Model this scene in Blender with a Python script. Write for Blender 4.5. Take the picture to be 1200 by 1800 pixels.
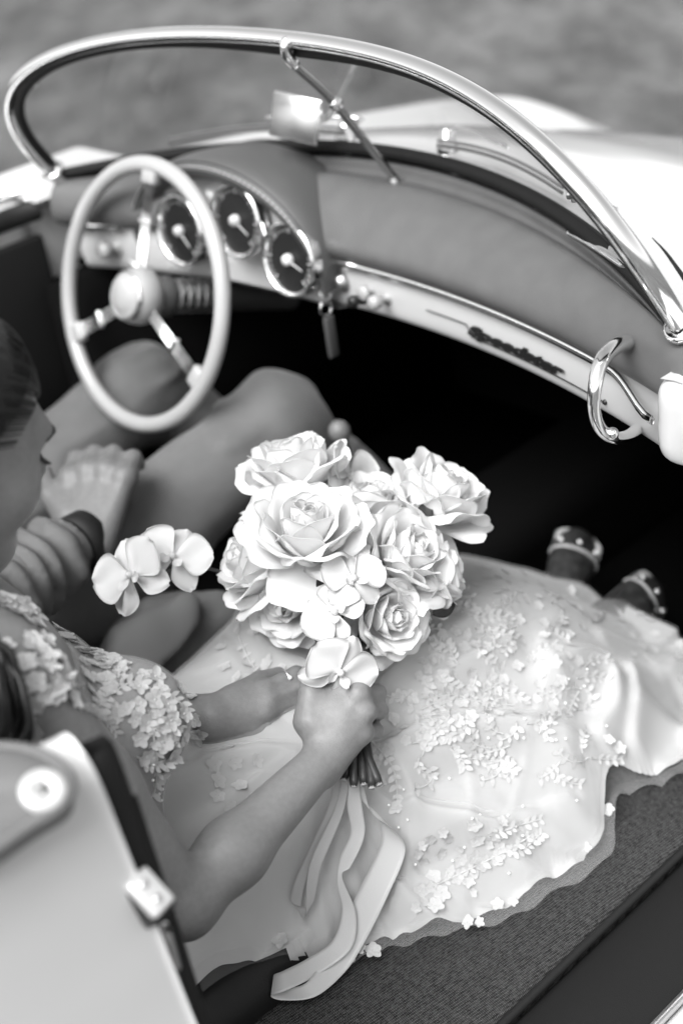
import bpy, bmesh, math, random
import numpy as np
from mathutils import Vector, Matrix

for o in list(bpy.data.objects):
    bpy.data.objects.remove(o, do_unlink=True)
scene = bpy.context.scene
COL = scene.collection
R_ = math.radians
rng = np.random.default_rng(7)
random.seed(7)

# ------------------------------------------------------------------ camera
# car axes: x to the passenger side, y towards the nose, z up; metres; ground at z = 0
CAM = np.array([1.388, -1.131, 1.542])
PSI, THE, ROL, FPX = R_(51.089), R_(30.722), R_(8.85), 2500.0
_h = np.array([-math.sin(PSI), math.cos(PSI), 0.0]); _z = np.array([0, 0, 1.0])
C_F = math.cos(THE) * _h - math.sin(THE) * _z
_u = math.sin(THE) * _h + math.cos(THE) * _z
_r = np.cross(C_F, _u)
C_R = math.cos(ROL) * _r - math.sin(ROL) * _u
C_U = math.sin(ROL) * _r + math.cos(ROL) * _u
cd = bpy.data.cameras.new('camera'); cam = bpy.data.objects.new('camera', cd); COL.objects.link(cam)
m = Matrix.Identity(4)
for i in range(3):
    m[i][0] = C_R[i]; m[i][1] = C_U[i]; m[i][2] = -C_F[i]; m[i][3] = CAM[i]
cam.matrix_world = m
cd.sensor_fit = 'HORIZONTAL'; cd.sensor_width = 24.0; cd.lens = 50.0
cd.clip_start = 0.05; cd.clip_end = 500
cd.dof.use_dof = True; cd.dof.focus_distance = 1.535; cd.dof.aperture_fstop = 2.2
scene.camera = cam

# ------------------------------------------------------------------ light: soft bright overcast, black and white film
world = bpy.data.worlds.new('World'); scene.world = world; world.use_nodes = True
wn = world.node_tree; wn.nodes.clear()
sky = wn.nodes.new('ShaderNodeTexSky'); sky.sky_type = 'NISHITA'; sky.sun_disc = False
SUN_EL, SUN_AZ = R_(56), R_(168)
sky.sun_elevation = SUN_EL; sky.sun_rotation = SUN_AZ
sky.air_density = 1.0; sky.dust_density = 3.0
bw = wn.nodes.new('ShaderNodeRGBToBW'); bg = wn.nodes.new('ShaderNodeBackground'); bg.inputs[1].default_value = 0.095
wo = wn.nodes.new('ShaderNodeOutputWorld')
wn.links.new(sky.outputs[0], bw.inputs[0]); wn.links.new(bw.outputs[0], bg.inputs[0]); wn.links.new(bg.outputs[0], wo.inputs[0])
sd = bpy.data.lights.new('sun', 'SUN'); sd.energy = 1.3; sd.angle = R_(45); sd.color = (1, 1, 1)
sun = bpy.data.objects.new('sun', sd); COL.objects.link(sun)
sdir = Vector((math.sin(SUN_AZ) * math.cos(SUN_EL), math.cos(SUN_AZ) * math.cos(SUN_EL), math.sin(SUN_EL)))
sun.rotation_euler = sdir.to_track_quat('Z', 'Y').to_euler()
vs = scene.view_settings
vs.view_transform = 'Standard'; vs.look = 'None'; vs.gamma = 1.0; vs.use_curve_mapping = False
vs.exposure = 1.85
scene.cycles.max_bounces = 12; scene.cycles.diffuse_bounces = 8; scene.cycles.transmission_bounces = 10; scene.cycles.transparent_max_bounces = 16
scene.cycles.use_denoising = True
scene.cycles.caustics_reflective = False; scene.cycles.caustics_refractive = False

# ------------------------------------------------------------------ helpers
def at(px, py, d):
    """point seen at photo pixel (px, py), d metres along the view axis (survey of the photograph)"""
    return CAM + d * (C_F + C_R * ((px - 600) / FPX) + C_U * ((900 - py) / FPX))
def V3(*a): return np.array(a, float)
def unit(v): v = np.asarray(v, float); return v / np.linalg.norm(v)
def smooth01(x): x = np.clip(x, 0, 1); return x * x * (3 - 2 * x)

def link(o, parent=None):
    COL.objects.link(o)
    if parent is not None: o.parent = parent
    return o
def mesh_data(name, verts, faces, mat=None, smooth=True):
    me = bpy.data.meshes.new(name)
    verts = np.asarray(verts, float).reshape(-1, 3)
    me.from_pydata(verts.tolist(), [], [tuple(int(i) for i in f) for f in faces])
    if mat: me.materials.append(mat)
    if smooth:
        me.polygons.foreach_set('use_smooth', [True] * len(me.polygons))
    me.update()
    return me
def add(name, vf, mat, parent=None, smooth=True, angle=None):
    me = mesh_data(name, vf[0], vf[1], mat, smooth)
    o = bpy.data.objects.new(name, me); link(o, parent)
    if angle is not None:
        try: me.set_sharp_from_angle(angle=R_(angle))
        except Exception: pass
    return o
def thing(name, label, cat, group=None):
    o = bpy.data.objects.new(name, None); COL.objects.link(o)
    o.empty_display_size = 0.05
    o['label'] = label; o['category'] = cat
    if group: o['group'] = group
    return o
def join(*parts):
    V, F, n = [], [], 0
    for v, f in parts:
        v = np.asarray(v, float).reshape(-1, 3); V.append(v)
        F += [tuple(i + n for i in ff) for ff in f]; n += len(v)
    return np.concatenate(V), F
def grid_faces(nu, nv, cu=False, cv=False):
    F = []
    for i in range(nu - (0 if cu else 1)):
        for j in range(nv - (0 if cv else 1)):
            a = i * nv + j; b = ((i + 1) % nu) * nv + j
            c = ((i + 1) % nu) * nv + (j + 1) % nv; d = i * nv + (j + 1) % nv
            F.append((a, b, c, d))
    return F
def grid(P, cu=False, cv=False):
    P = np.asarray(P, float); return P.reshape(-1, 3), grid_faces(P.shape[0], P.shape[1], cu, cv)
def solid(P, t):
    """sheet P (nu,nv,3) given thickness t (scalar or per-vertex) against its normal"""
    P = np.asarray(P, float); nu, nv = P.shape[:2]
    du = np.gradient(P, axis=0); dv = np.gradient(P, axis=1)
    n = np.cross(du, dv); n /= (np.linalg.norm(n, axis=2, keepdims=True) + 1e-12)
    Q = P - n * t
    V = np.concatenate([P.reshape(-1, 3), Q.reshape(-1, 3)]); N = nu * nv
    F = grid_faces(nu, nv) + [tuple(N + i for i in f[::-1]) for f in grid_faces(nu, nv)]
    ring = [(0, j) for j in range(nv)] + [(i, nv - 1) for i in range(1, nu)] + [(nu - 1, j) for j in range(nv - 2, -1, -1)] + [(i, 0) for i in range(nu - 2, 0, -1)]
    idx = [i * nv + j for i, j in ring]
    for a, b in zip(idx, idx[1:] + idx[:1]): F.append((a, N + a, N + b, b))
    return V, F
def catmull(P, n, closed=False):
    P = np.asarray(P, float)
    if closed: Q = np.concatenate([P[-1:], P, P[:2]])
    else: Q = np.concatenate([2 * P[:1] - P[1:2], P, 2 * P[-1:] - P[-2:-1]])
    segs = len(P) if closed else len(P) - 1
    t = np.linspace(0, segs, n, endpoint=not closed); i = np.minimum(t.astype(int), segs - 1); u = (t - i)[:, None]
    p0, p1, p2, p3 = Q[i], Q[i + 1], Q[i + 2], Q[i + 3]
    return 0.5 * (2 * p1 + (p2 - p0) * u + (2 * p0 - 5 * p1 + 4 * p2 - p3) * u ** 2 + (3 * p1 - p0 - 3 * p2 + p3) * u ** 3)
def resample(P, n):
    P = np.asarray(P, float); s = np.concatenate([[0], np.cumsum(np.linalg.norm(np.diff(P, axis=0), axis=1))])
    t = np.linspace(0, s[-1], n); return np.stack([np.interp(t, s, P[:, k]) for k in range(P.shape[1])], 1)
def frames(P, up=None, closed=False):
    T = np.gradient(P, axis=0)
    if closed: T = np.roll(P, -1, 0) - np.roll(P, 1, 0)
    T /= np.linalg.norm(T, axis=1, keepdims=True) + 1e-12
    N = np.zeros_like(P)
    if up is not None:
        up = np.asarray(up, float); up = np.broadcast_to(up, P.shape)
        N = up - (up * T).sum(1, keepdims=True) * T
        N /= np.linalg.norm(N, axis=1, keepdims=True) + 1e-12
    else:
        a = np.array([0, 0, 1.0]) if abs(T[0][2]) < 0.9 else np.array([1.0, 0, 0])
        n = a - a.dot(T[0]) * T[0]; n /= np.linalg.norm(n)
        for i in range(len(P)):
            n = n - n.dot(T[i]) * T[i]; n /= np.linalg.norm(n) + 1e-12; N[i] = n
    return T, N, np.cross(T, N)
def tube(P, r, seg=10, closed=False, cap=True, rb=None, up=None):
    P = np.asarray(P, float); n = len(P)
    T, N, B = frames(P, up, closed)
    r = np.broadcast_to(np.asarray(r, float), (n,)); rb = r if rb is None else np.broadcast_to(np.asarray(rb, float), (n,))
    a = np.linspace(0, 2 * np.pi, seg, endpoint=False)
    Vt = P[:, None] + N[:, None] * (np.cos(a)[None, :, None] * r[:, None, None]) + B[:, None] * (np.sin(a)[None, :, None] * rb[:, None, None])
    V = Vt.reshape(-1, 3); F = grid_faces(n, seg, closed, True)
    if cap and not closed:
        V = np.concatenate([V, P[:1], P[-1:]]); k = n * seg
        for j in range(seg):
            F.append((k, (j + 1) % seg, j)); F.append((k + 1, (n - 1) * seg + j, (n - 1) * seg + (j + 1) % seg))
    return V, F
def lathe(prof, c=(0, 0, 0), axis=(0, 0, 1), seg=32):
    prof = np.asarray(prof, float); ax = unit(axis); a0 = V3(1, 0, 0) if abs(ax[0]) < 0.9 else V3(0, 1, 0)
    u = unit(np.cross(ax, a0)); v = np.cross(ax, u); a = np.linspace(0, 2 * np.pi, seg, endpoint=False)
    P = np.asarray(c, float) + prof[:, None, 0:1] * (np.cos(a)[None, :, None] * u + np.sin(a)[None, :, None] * v) + prof[:, None, 1:2] * ax
    return P.reshape(-1, 3), grid_faces(len(prof), seg, False, True)
def box(c, h, R=None, bev=0.0, seg=2):
    bm = bmesh.new(); bmesh.ops.create_cube(bm, size=2.0)
    for v in bm.verts: v.co = Vector((v.co.x * h[0], v.co.y * h[1], v.co.z * h[2]))
    if bev > 0: bmesh.ops.bevel(bm, geom=list(bm.edges), offset=bev, segments=seg, affect='EDGES', profile=0.5)
    bm.verts.index_update()
    V = np.array([v.co[:] for v in bm.verts]); F = [tuple(v.index for v in f.verts) for f in bm.faces]; bm.free()
    if R is not None: V = V @ np.asarray(R, float).T
    return V + np.asarray(c, float), F
def basis(x, z=None, y=None):
    """3x3 with columns = local axes; x kept, z made perpendicular"""
    x = unit(x); z = np.asarray(z, float); z = unit(z - z.dot(x) * x); y = np.cross(z, x)
    return np.stack([x, y, z], 1)

# --- implicit surfaces -> one continuous mesh (surface nets)
def s_cap(a, b, ra, rb=None, k=0.02):
    a = np.asarray(a, float); b = np.asarray(b, float); rb = ra if rb is None else rb
    def f(P):
        ab = b - a; h = np.clip(((P - a) @ ab) / (ab @ ab + 1e-12), 0, 1)
        return np.linalg.norm(P - a - h[:, None] * ab, axis=1) - (ra + (rb - ra) * h)
    f.c = (a + b) / 2; f.r = np.linalg.norm(b - a) / 2 + max(ra, rb)
    return f, k
def s_ell(c, r, R=None, k=0.02):
    c = np.asarray(c, float); r = np.asarray(r, float)
    def f(P):
        q = P - c
        if R is not None: q = q @ np.asarray(R)
        k0 = np.linalg.norm(q / r, axis=1); k1 = np.linalg.norm(q / r ** 2, axis=1) + 1e-9
        return k0 * (k0 - 1) / k1
    f.c = c; f.r = r.max()
    return f, k
def s_box(c, h, rr, R=None, k=0.02):
    c = np.asarray(c, float); h = np.asarray(h, float) - rr
    def f(P):
        q = P - c
        if R is not None: q = q @ np.asarray(R)
        q = np.abs(q) - h
        return np.linalg.norm(np.maximum(q, 0), axis=1) + np.minimum(q.max(1), 0) - rr
    f.c = c; f.r = np.linalg.norm(h + rr)
    return f, k
def sdf(prims, cuts=(), disp=None):
    def f(P):
        d = None
        for fn, k in prims:
            e = fn(P)
            if d is None: d = e
            elif k <= 0: d = np.minimum(d, e)
            else:
                h = np.clip(0.5 + 0.5 * (d - e) / k, 0, 1); d = d * (1 - h) + e * h - k * h * (1 - h)
        for fn, k in cuts:
            e = -fn(P); h = np.clip(0.5 - 0.5 * (d - e) / k, 0, 1); d = d * (1 - h) + e * h + k * h * (1 - h)
        if disp is not None: d = d + disp(P)
        return d
    def sub(c, rad):
        pr = [p for p in prims if np.linalg.norm(p[0].c - c) < p[0].r + rad + .07]
        if not pr: return lambda P: np.full(len(P), .08)
        return sdf(pr, cuts, disp)
    f.sub = sub
    return f
def nets(f, lo, hi, vox, chunk=400000):
    lo = np.asarray(lo, float); n = np.ceil((np.asarray(hi, float) - lo) / vox).astype(int) + 1
    n = ((n + 3) // 4) * 4 + 1
    nc = (n - 1) // 4 + 1
    g = np.stack(np.meshgrid(*[np.arange(k) for k in nc], indexing='ij'), -1).reshape(-1, 3)
    def ev(I):
        out = np.empty(len(I), np.float32)
        if hasattr(f, 'sub') and len(I) > 20000:
            B = 20; key = (I[:, 0] // B) * 1000000 + (I[:, 1] // B) * 1000 + I[:, 2] // B
            od = np.argsort(key, kind='stable'); ks = key[od]; st = np.flatnonzero(np.concatenate([[True], ks[1:] != ks[:-1]])); en = np.append(st[1:], len(ks))
            for a, b in zip(st, en):
                ii = od[a:b]; J = I[ii]; c = lo + (J.min(0) + J.max(0)) / 2 * vox; rad = np.linalg.norm(J.max(0) - J.min(0)) / 2 * vox
                out[ii] = f.sub(c, rad)(lo + J * vox)
            return out
        for s in range(0, len(I), chunk): out[s:s + chunk] = f(lo + I[s:s + chunk] * vox)
        return out
    Dc = ev(g * 4).reshape(nc)
    D = np.repeat(np.repeat(np.repeat(Dc, 4, 0), 4, 1), 4, 2)[:n[0], :n[1], :n[2]].copy()
    near = np.abs(Dc) < vox * 4 * 1.9
    M = np.zeros(n, bool)
    bi = np.argwhere(near)
    for off in np.ndindex(9, 9, 9):
        q = bi * 4 + (np.array(off) - 4)
        ok = ((q >= 0) & (q < n)).all(1); q = q[ok]; M[q[:, 0], q[:, 1], q[:, 2]] = True
    I = np.argwhere(M); D[I[:, 0], I[:, 1], I[:, 2]] = ev(I)
    S = D < 0
    c = np.zeros(n - 1, np.int8)
    for dx in (0, 1):
        for dy in (0, 1):
            for dz in (0, 1): c += S[dx:n[0] - 1 + dx, dy:n[1] - 1 + dy, dz:n[2] - 1 + dz]
    A = np.argwhere((c > 0) & (c < 8)); idx = -np.ones(n - 1, np.int32); idx[A[:, 0], A[:, 1], A[:, 2]] = np.arange(len(A))
    acc = np.zeros((len(A), 3)); cnt = np.zeros(len(A))
    cor = [(x, y, z) for x in (0, 1) for y in (0, 1) for z in (0, 1)]
    for p in cor:
        for ax in range(3):
            if p[ax]: continue
            q = list(p); q[ax] = 1; q = tuple(q)
            a = D[A[:, 0] + p[0], A[:, 1] + p[1], A[:, 2] + p[2]]; b = D[A[:, 0] + q[0], A[:, 1] + q[1], A[:, 2] + q[2]]
            mk = (a < 0) != (b < 0); t = np.where(mk, a / np.where(mk, a - b, 1), 0)
            pos = np.tile(np.array(p, float), (len(A), 1)); pos[:, ax] += t
            acc[mk] += pos[mk]; cnt[mk] += 1
    Vv = lo + (A + acc / np.maximum(cnt, 1)[:, None]) * vox
    F = []
    for ax in range(3):
        s0 = [slice(None)] * 3; s1 = [slice(None)] * 3; s0[ax] = slice(0, -1); s1[ax] = slice(1, None)
        a = S[tuple(s0)]; b = S[tuple(s1)]
        E = np.argwhere(a != b); o1, o2 = [(1, 2), (2, 0), (0, 1)][ax]
        ok = (E[:, o1] > 0) & (E[:, o2] > 0) & (E[:, o1] < n[o1] - 1) & (E[:, o2] < n[o2] - 1); E = E[ok]
        fl = a[E[:, 0], E[:, 1], E[:, 2]]
        def cell(d1, d2):
            q = E.copy(); q[:, o1] -= d1; q[:, o2] -= d2; return idx[q[:, 0], q[:, 1], q[:, 2]]
        Q = np.stack([cell(1, 1), cell(0, 1), cell(0, 0), cell(1, 0)], 1)
        Q[~fl] = Q[~fl][:, ::-1]
        Q = Q[(Q >= 0).all(1)]
        F.append(Q)
    return Vv, np.concatenate(F)
def nets_obj(name, f, lo, hi, vox, mat, parent=None, smooth_it=2):
    v, q = nets(f, lo, hi, vox)
    v = relax(v, q, smooth_it)
    return add(name, (v, q), mat, parent)
def relax(v, q, it, lam=0.5):
    e = np.concatenate([q[:, [0, 1]], q[:, [1, 2]], q[:, [2, 3]], q[:, [3, 0]]]); e = np.concatenate([e, e[:, ::-1]])
    deg = np.bincount(e[:, 0], minlength=len(v)).astype(float)
    for k in range(it):
        for l in (lam, -lam * 1.04):
            s = np.stack([np.bincount(e[:, 0], v[e[:, 1], c], len(v)) for c in range(3)], 1)
            v = v + l * (s / np.maximum(deg, 1)[:, None] - v)
    return v

# --- smooth value noise for folds and wrinkles
_perm = rng.random((64, 64, 64))
def vnoise(P, s):
    q = np.asarray(P) * s; i = np.floor(q).astype(int); f = q - i; f = f * f * (3 - 2 * f); o = 0
    for dx in (0, 1):
        for dy in (0, 1):
            for dz in (0, 1):
                w = (f[:, 0] if dx else 1 - f[:, 0]) * (f[:, 1] if dy else 1 - f[:, 1]) * (f[:, 2] if dz else 1 - f[:, 2])
                o = o + w * _perm[(i[:, 0] + dx) % 64, (i[:, 1] + dy) % 64, (i[:, 2] + dz) % 64]
    return o - 0.5

# ------------------------------------------------------------------ materials (the photograph is black and white)
def mat(name, val, rough=0.5, metal=0.0, coat=0.0, var=0.0, vscale=20.0, bump=0.0, bscale=200.0, spec=0.5, sss=0.0, sheen=0.0, transl=0.0, detail=4.0):
    M = bpy.data.materials.new(name); M.use_nodes = True; nt = M.node_tree
    b = nt.nodes['Principled BSDF']
    b.inputs['Base Color'].default_value = (val, val, val, 1); b.inputs['Roughness'].default_value = rough
    b.inputs['Metallic'].default_value = metal; b.inputs['Coat Weight'].default_value = coat; b.inputs['Coat Roughness'].default_value = 0.04
    b.inputs['Specular IOR Level'].default_value = spec
    if sss > 0:
        b.inputs['Subsurface Weight'].default_value = sss; b.inputs['Subsurface Radius'].default_value = (1, 1, 1); b.inputs['Subsurface Scale'].default_value = 0.006
    if sheen > 0: b.inputs['Sheen Weight'].default_value = sheen
    tc = nt.nodes.new('ShaderNodeTexCoord')
    if var > 0:
        n = nt.nodes.new('ShaderNodeTexNoise'); n.inputs['Scale'].default_value = vscale; n.inputs['Detail'].default_value = detail
        nt.links.new(tc.outputs['Object'], n.inputs['Vector'])
        r = nt.nodes.new('ShaderNodeMapRange'); r.inputs['From Min'].default_value = 0.3; r.inputs['From Max'].default_value = 0.7
        r.inputs['To Min'].default_value = val * (1 - var); r.inputs['To Max'].default_value = val * (1 + var)
        nt.links.new(n.outputs['Fac'], r.inputs['Value']); nt.links.new(r.outputs[0], b.inputs['Base Color'])
    if bump > 0:
        n2 = nt.nodes.new('ShaderNodeTexNoise'); n2.inputs['Scale'].default_value = bscale; n2.inputs['Detail'].default_value = 3
        nt.links.new(tc.outputs['Object'], n2.inputs['Vector'])
        bp = nt.nodes.new('ShaderNodeBump'); bp.inputs['Strength'].default_value = bump; bp.inputs['Distance'].default_value = 0.002
        nt.links.new(n2.outputs['Fac'], bp.inputs['Height']); nt.links.new(bp.outputs[0], b.inputs['Normal'])
    if transl > 0:
        tr = nt.nodes.new('ShaderNodeBsdfTranslucent'); tr.inputs[0].default_value = (val, val, val, 1)
        mx = nt.nodes.new('ShaderNodeMixShader'); mx.inputs[0].default_value = transl
        nt.links.new(b.outputs[0], mx.inputs[1]); nt.links.new(tr.outputs[0], mx.inputs[2])
        nt.links.new(mx.outputs[0], nt.nodes['Material Output'].inputs[0])
    return M
M = {}
M['paint'] = mat('white_paint', 0.52, 0.35, coat=1.0, var=0.015, vscale=6)
M['chrome'] = mat('chrome', 0.95, 0.10, metal=1.0, bump=0.02, bscale=900)
M['steel'] = mat('brushed_steel', 0.6, 0.28, metal=1.0)
M['leather'] = mat('grey_leather', 0.095, 0.45, var=0.08, vscale=30, bump=0.12, bscale=700)
M['leather_dark'] = mat('dark_leather', 0.010, 0.6, spec=0.25, bump=0.15, bscale=500)
M['rubber'] = mat('black_rubber', 0.008, 0.6, spec=0.25)
M['black'] = mat('black_plastic', 0.01, 0.35)
M['carpet_black'] = mat('black_carpet', 0.004, 0.95, spec=0.05)
M['ivory'] = mat('ivory_plastic', 0.34, 0.3, coat=0.4)
M['gauge'] = mat('gauge_face', 0.008, 0.4)
M['mirror'] = mat('mirror_glass', 0.55, 0.38, metal=1.0)
M['printblack'] = mat('black_enamel', 0.01, 0.4)
M['pad'] = mat('grey_vinyl', 0.13, 0.5, bump=0.08, bscale=600)
M['snap'] = mat('nickel_snap', 0.6, 0.45, metal=0.35)
M['leather_mid'] = mat('mid_grey_leather', 0.075, 0.5, bump=0.12, bscale=700)
M['thread'] = mat('thread', 0.4, 0.8)
M['dial_white'] = mat('dial_white', 0.6, 0.4)
M['fob'] = mat('fob_leather', 0.05, 0.6)
M['chrome_dark'] = mat('dull_chrome', 0.42, 0.16, metal=1.0)
M['tread'] = mat('sill_rubber', 0.009, 0.7, spec=0.2, bump=0.3, bscale=900)
M['zinc'] = mat('zinc_plate', 0.75, 0.35, metal=0.6)
def nets_vf(f, lo, hi, vox, it=2):
    v, q = nets(f, lo, hi, vox); return relax(v, q, it), q
M['nail'] = mat('nail', 0.5, 0.2, coat=0.6)
M['sandal'] = mat('sandal_sole', 0.12, 0.5)
M['sandal_rim'] = mat('sandal_rim', 0.6, 0.4)
M['strap'] = mat('sandal_strap', 0.4, 0.3, coat=0.5)
M['ribbon_sheer'] = mat('sheer_ribbon', 0.5, 0.4, transl=0.35)

from mathutils.bvhtree import BVHTree
def bvh(v, q): return BVHTree.FromPolygons([tuple(p) for p in np.asarray(v).tolist()], [tuple(int(i) for i in f) for f in q])
def cast(tree, px, py):
    d = at(px, py, 1.0) - CAM; d = d / np.linalg.norm(d); h = tree.ray_cast(Vector(CAM), Vector(d))
    return (None, None) if h[0] is None else (np.array(h[0]), np.array(h[1]))

M['wiper'] = mat('grey_wiper', 0.2, 0.5)
M['shoe_shade'] = mat('mesh_shoe_shade', 0.035, 0.4, coat=0.3, var=0.5, vscale=90)  # dark tone carries the footwell's shade in the colour
# ------------------------------------------------------------------ ground
def ground_mat():
    Mx = bpy.data.materials.new('gravel_grass'); Mx.use_nodes = True; nt = Mx.node_tree; b = nt.nodes['Principled BSDF']
    tc = nt.nodes.new('ShaderNodeTexCoord')
    mp = nt.nodes.new('ShaderNodeMapping'); mp.vector_type = 'TEXTURE'; mp.inputs['Rotation'].default_value = (0, 0, PSI); mp.inputs['Scale'].default_value = (1.0, 2.1, 1.0); nt.links.new(tc.outputs['Object'], mp.inputs[0])
    def noise(s, d, rgh=0.6):
        n = nt.nodes.new('ShaderNodeTexNoise'); n.inputs['Scale'].default_value = s; n.inputs['Detail'].default_value = d; n.inputs['Roughness'].default_value = rgh
        nt.links.new(mp.outputs[0], n.inputs['Vector']); return n
    n1 = noise(0.45, 4); n2 = noise(3.2, 6, 0.78); n3 = noise(70, 3)
    r1 = nt.nodes.new('ShaderNodeMapRange'); r1.inputs['From Min'].default_value = .38; r1.inputs['From Max'].default_value = .62; r1.inputs['To Min'].default_value = .052; r1.inputs['To Max'].default_value = .10
    nt.links.new(n1.outputs[0], r1.inputs[0])
    r2 = nt.nodes.new('ShaderNodeMapRange'); r2.inputs['From Min'].default_value = .38; r2.inputs['From Max'].default_value = .64; r2.inputs['To Min'].default_value = .5; r2.inputs['To Max'].default_value = 1.6
    nt.links.new(n2.outputs[0], r2.inputs[0])
    r3 = nt.nodes.new('ShaderNodeMapRange'); r3.inputs['From Min'].default_value = .3; r3.inputs['From Max'].default_value = .7; r3.inputs['To Min'].default_value = .6; r3.inputs['To Max'].default_value = 1.4
    nt.links.new(n3.outputs[0], r3.inputs[0])
    m1 = nt.nodes.new('ShaderNodeMath'); m1.operation = 'MULTIPLY'; nt.links.new(r1.outputs[0], m1.inputs[0]); nt.links.new(r2.outputs[0], m1.inputs[1])
    m2 = nt.nodes.new('ShaderNodeMath'); m2.operation = 'MULTIPLY'; nt.links.new(m1.outputs[0], m2.inputs[0]); nt.links.new(r3.outputs[0], m2.inputs[1])
    nt.links.new(m2.outputs[0], b.inputs['Base Color']); b.inputs['Roughness'].default_value = 0.9
    bp = nt.nodes.new('ShaderNodeBump'); bp.inputs['Strength'].default_value = .8; bp.inputs['Distance'].default_value = .02
    nt.links.new(n3.outputs[0], bp.inputs['Height']); nt.links.new(bp.outputs[0], b.inputs['Normal'])
    return Mx
gx = np.linspace(-1, 1, 90); gx = np.sign(gx) * (np.abs(gx) ** 2.6) * 120
GX, GY = np.meshgrid(gx, gx, indexing='ij')
gp = np.stack([GX, GY, 0 * GX], -1)
gp[..., 2] = (vnoise(gp.reshape(-1, 3) + 50.3, 0.7).reshape(GX.shape)) * 0.06 * np.clip((np.hypot(GX, GY) - 1.5) / 3, 0, 1)
g = add('ground', grid(gp), ground_mat()); g['kind'] = 'structure'

# ------------------------------------------------------------------ the car
car = thing('convertible_car', 'white open-top classic car with chrome windscreen frame and grey padded dashboard', 'car')

# windscreen geometry
FW, FH, FYC, FRK, FE1, FE2 = 0.592, 0.249, 0.195, 0.672, 0.614, 0.70
def frame_pt(t):
    s, c = np.sin(t), np.cos(t)
    x = FW * np.sign(s) * np.abs(s) ** FE1; h = FH * np.abs(c) ** FE2
    return np.stack([x, FYC * (1 - (x / FW) ** 2) - FRK * h, .90 + h], -1)
def base_pt(x):
    x = np.asarray(x, float); k = np.clip(1 - (x / FW) ** 2, 0, 1)
    return np.stack([x, .200 * k, .90 + .050 * k], -1)
tt = np.linspace(-np.pi / 2, np.pi / 2, 4001)
FR = resample(frame_pt(tt), 160)
out_n = np.stack([FR[:, 0], 0 * FR[:, 0], (FR[:, 2] - .93) * 2.0], 1)
wf = add('windscreen_frame', tube(FR, .0105, 14, rb=.0125, up=out_n), M['chrome'], car)
# inner rubber channel
FI = FR.copy(); cen = np.array([0, .10, .98]); FI = FI + .017 * (cen - FI) / np.linalg.norm(cen - FI, axis=1, keepdims=True)
add('rubber_channel', tube(FI[3:-3], .0075, 8), M['rubber'], wf)
# side sockets with screws
for s in (-1, 1):
    i = 0 if s < 0 else -1
    d = unit(FR[i] - FR[i + (6 if s < 0 else -6)]) if s < 0 else unit(FR[-1] - FR[-7])
    P = np.array([FR[i] - d * .012, FR[i] + d * .03, FR[i] + d * .085 + V3(0, 0, -.01)])
    sk = add('frame_socket', tube(catmull(P, 10), [.0165] * 10, 16, rb=.018), M['chrome'], wf)
    add('collar', lathe([(.0165, -.004), (.0195, -.003), (.0195, .003), (.0165, .004)], P[0], d, 20), M['chrome'], sk)
    q = FR[i] + d * .018 - C_F * .0165
    sc = join(lathe([(0.0001, .003), (.0045, .0025), (.0062, 0), (.0062, -.004)], q, -C_F, 16))
    add('screw', sc, M['steel'], sk)
    add('screw_slot', join(box(q - C_F * .003, (.0035, .0007, .0012), np.stack([C_R, C_U, -C_F], 1)), box(q - C_F * .003, (.0007, .0035, .0012), np.stack([C_R, C_U, -C_F], 1))), M['rubber'], sk)
# bolts inside the frame
for px, py, d in ((1010, 342, 1.56), (50, 145, 2.2), (58, 266, 2.22)):
    P = at(px, py, d); ax = unit(V3(-.8, -.5, .1))
    add('bolt', lathe([(.0001, .009), (.004, .009), (.0055, .0075), (.0055, .003), (.0085, .003), (.009, .0), (.004, -.012), (.0001, -.012)], P, ax, 14), M['steel'], wf)

# glass
def glass_mat():
    Mx = bpy.data.materials.new('windscreen_glass'); Mx.use_nodes = True; nt = Mx.node_tree; nt.nodes.remove(nt.nodes['Principled BSDF'])
    tr = nt.nodes.new('ShaderNodeBsdfTransparent'); tr.inputs[0].default_value = (.87, .87, .87, 1)
    gl = nt.nodes.new('ShaderNodeBsdfGlossy'); gl.inputs['Roughness'].default_value = .02
    fr = nt.nodes.new('ShaderNodeFresnel'); fr.inputs[0].default_value = 1.42
    mx = nt.nodes.new('ShaderNodeMixShader'); nt.links.new(fr.outputs[0], mx.inputs[0]); nt.links.new(tr.outputs[0], mx.inputs[1]); nt.links.new(gl.outputs[0], mx.inputs[2])
    nt.links.new(mx.outputs[0], nt.nodes['Material Output'].inputs[0]); return Mx
GL = []
for p in FR[4:-4]:
    b = base_pt(p[0]); v = np.linspace(0, 1, 24)[:, None]
    bow = np.array([0, .012, 0]) * np.sin(np.pi * v) * min(1, (p[2] - b[2]) / .1)
    GL.append(p * v + b * (1 - v) + bow)
add('windscreen_glass', grid(GL), glass_mat(), car)
xs = np.linspace(-.575, .575, 80)
add('base_gasket', tube(base_pt(xs) + V3(0, -.004, .002), .009, 10, rb=.011, up=(0, 0, 1)), M['rubber'], car)

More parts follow.
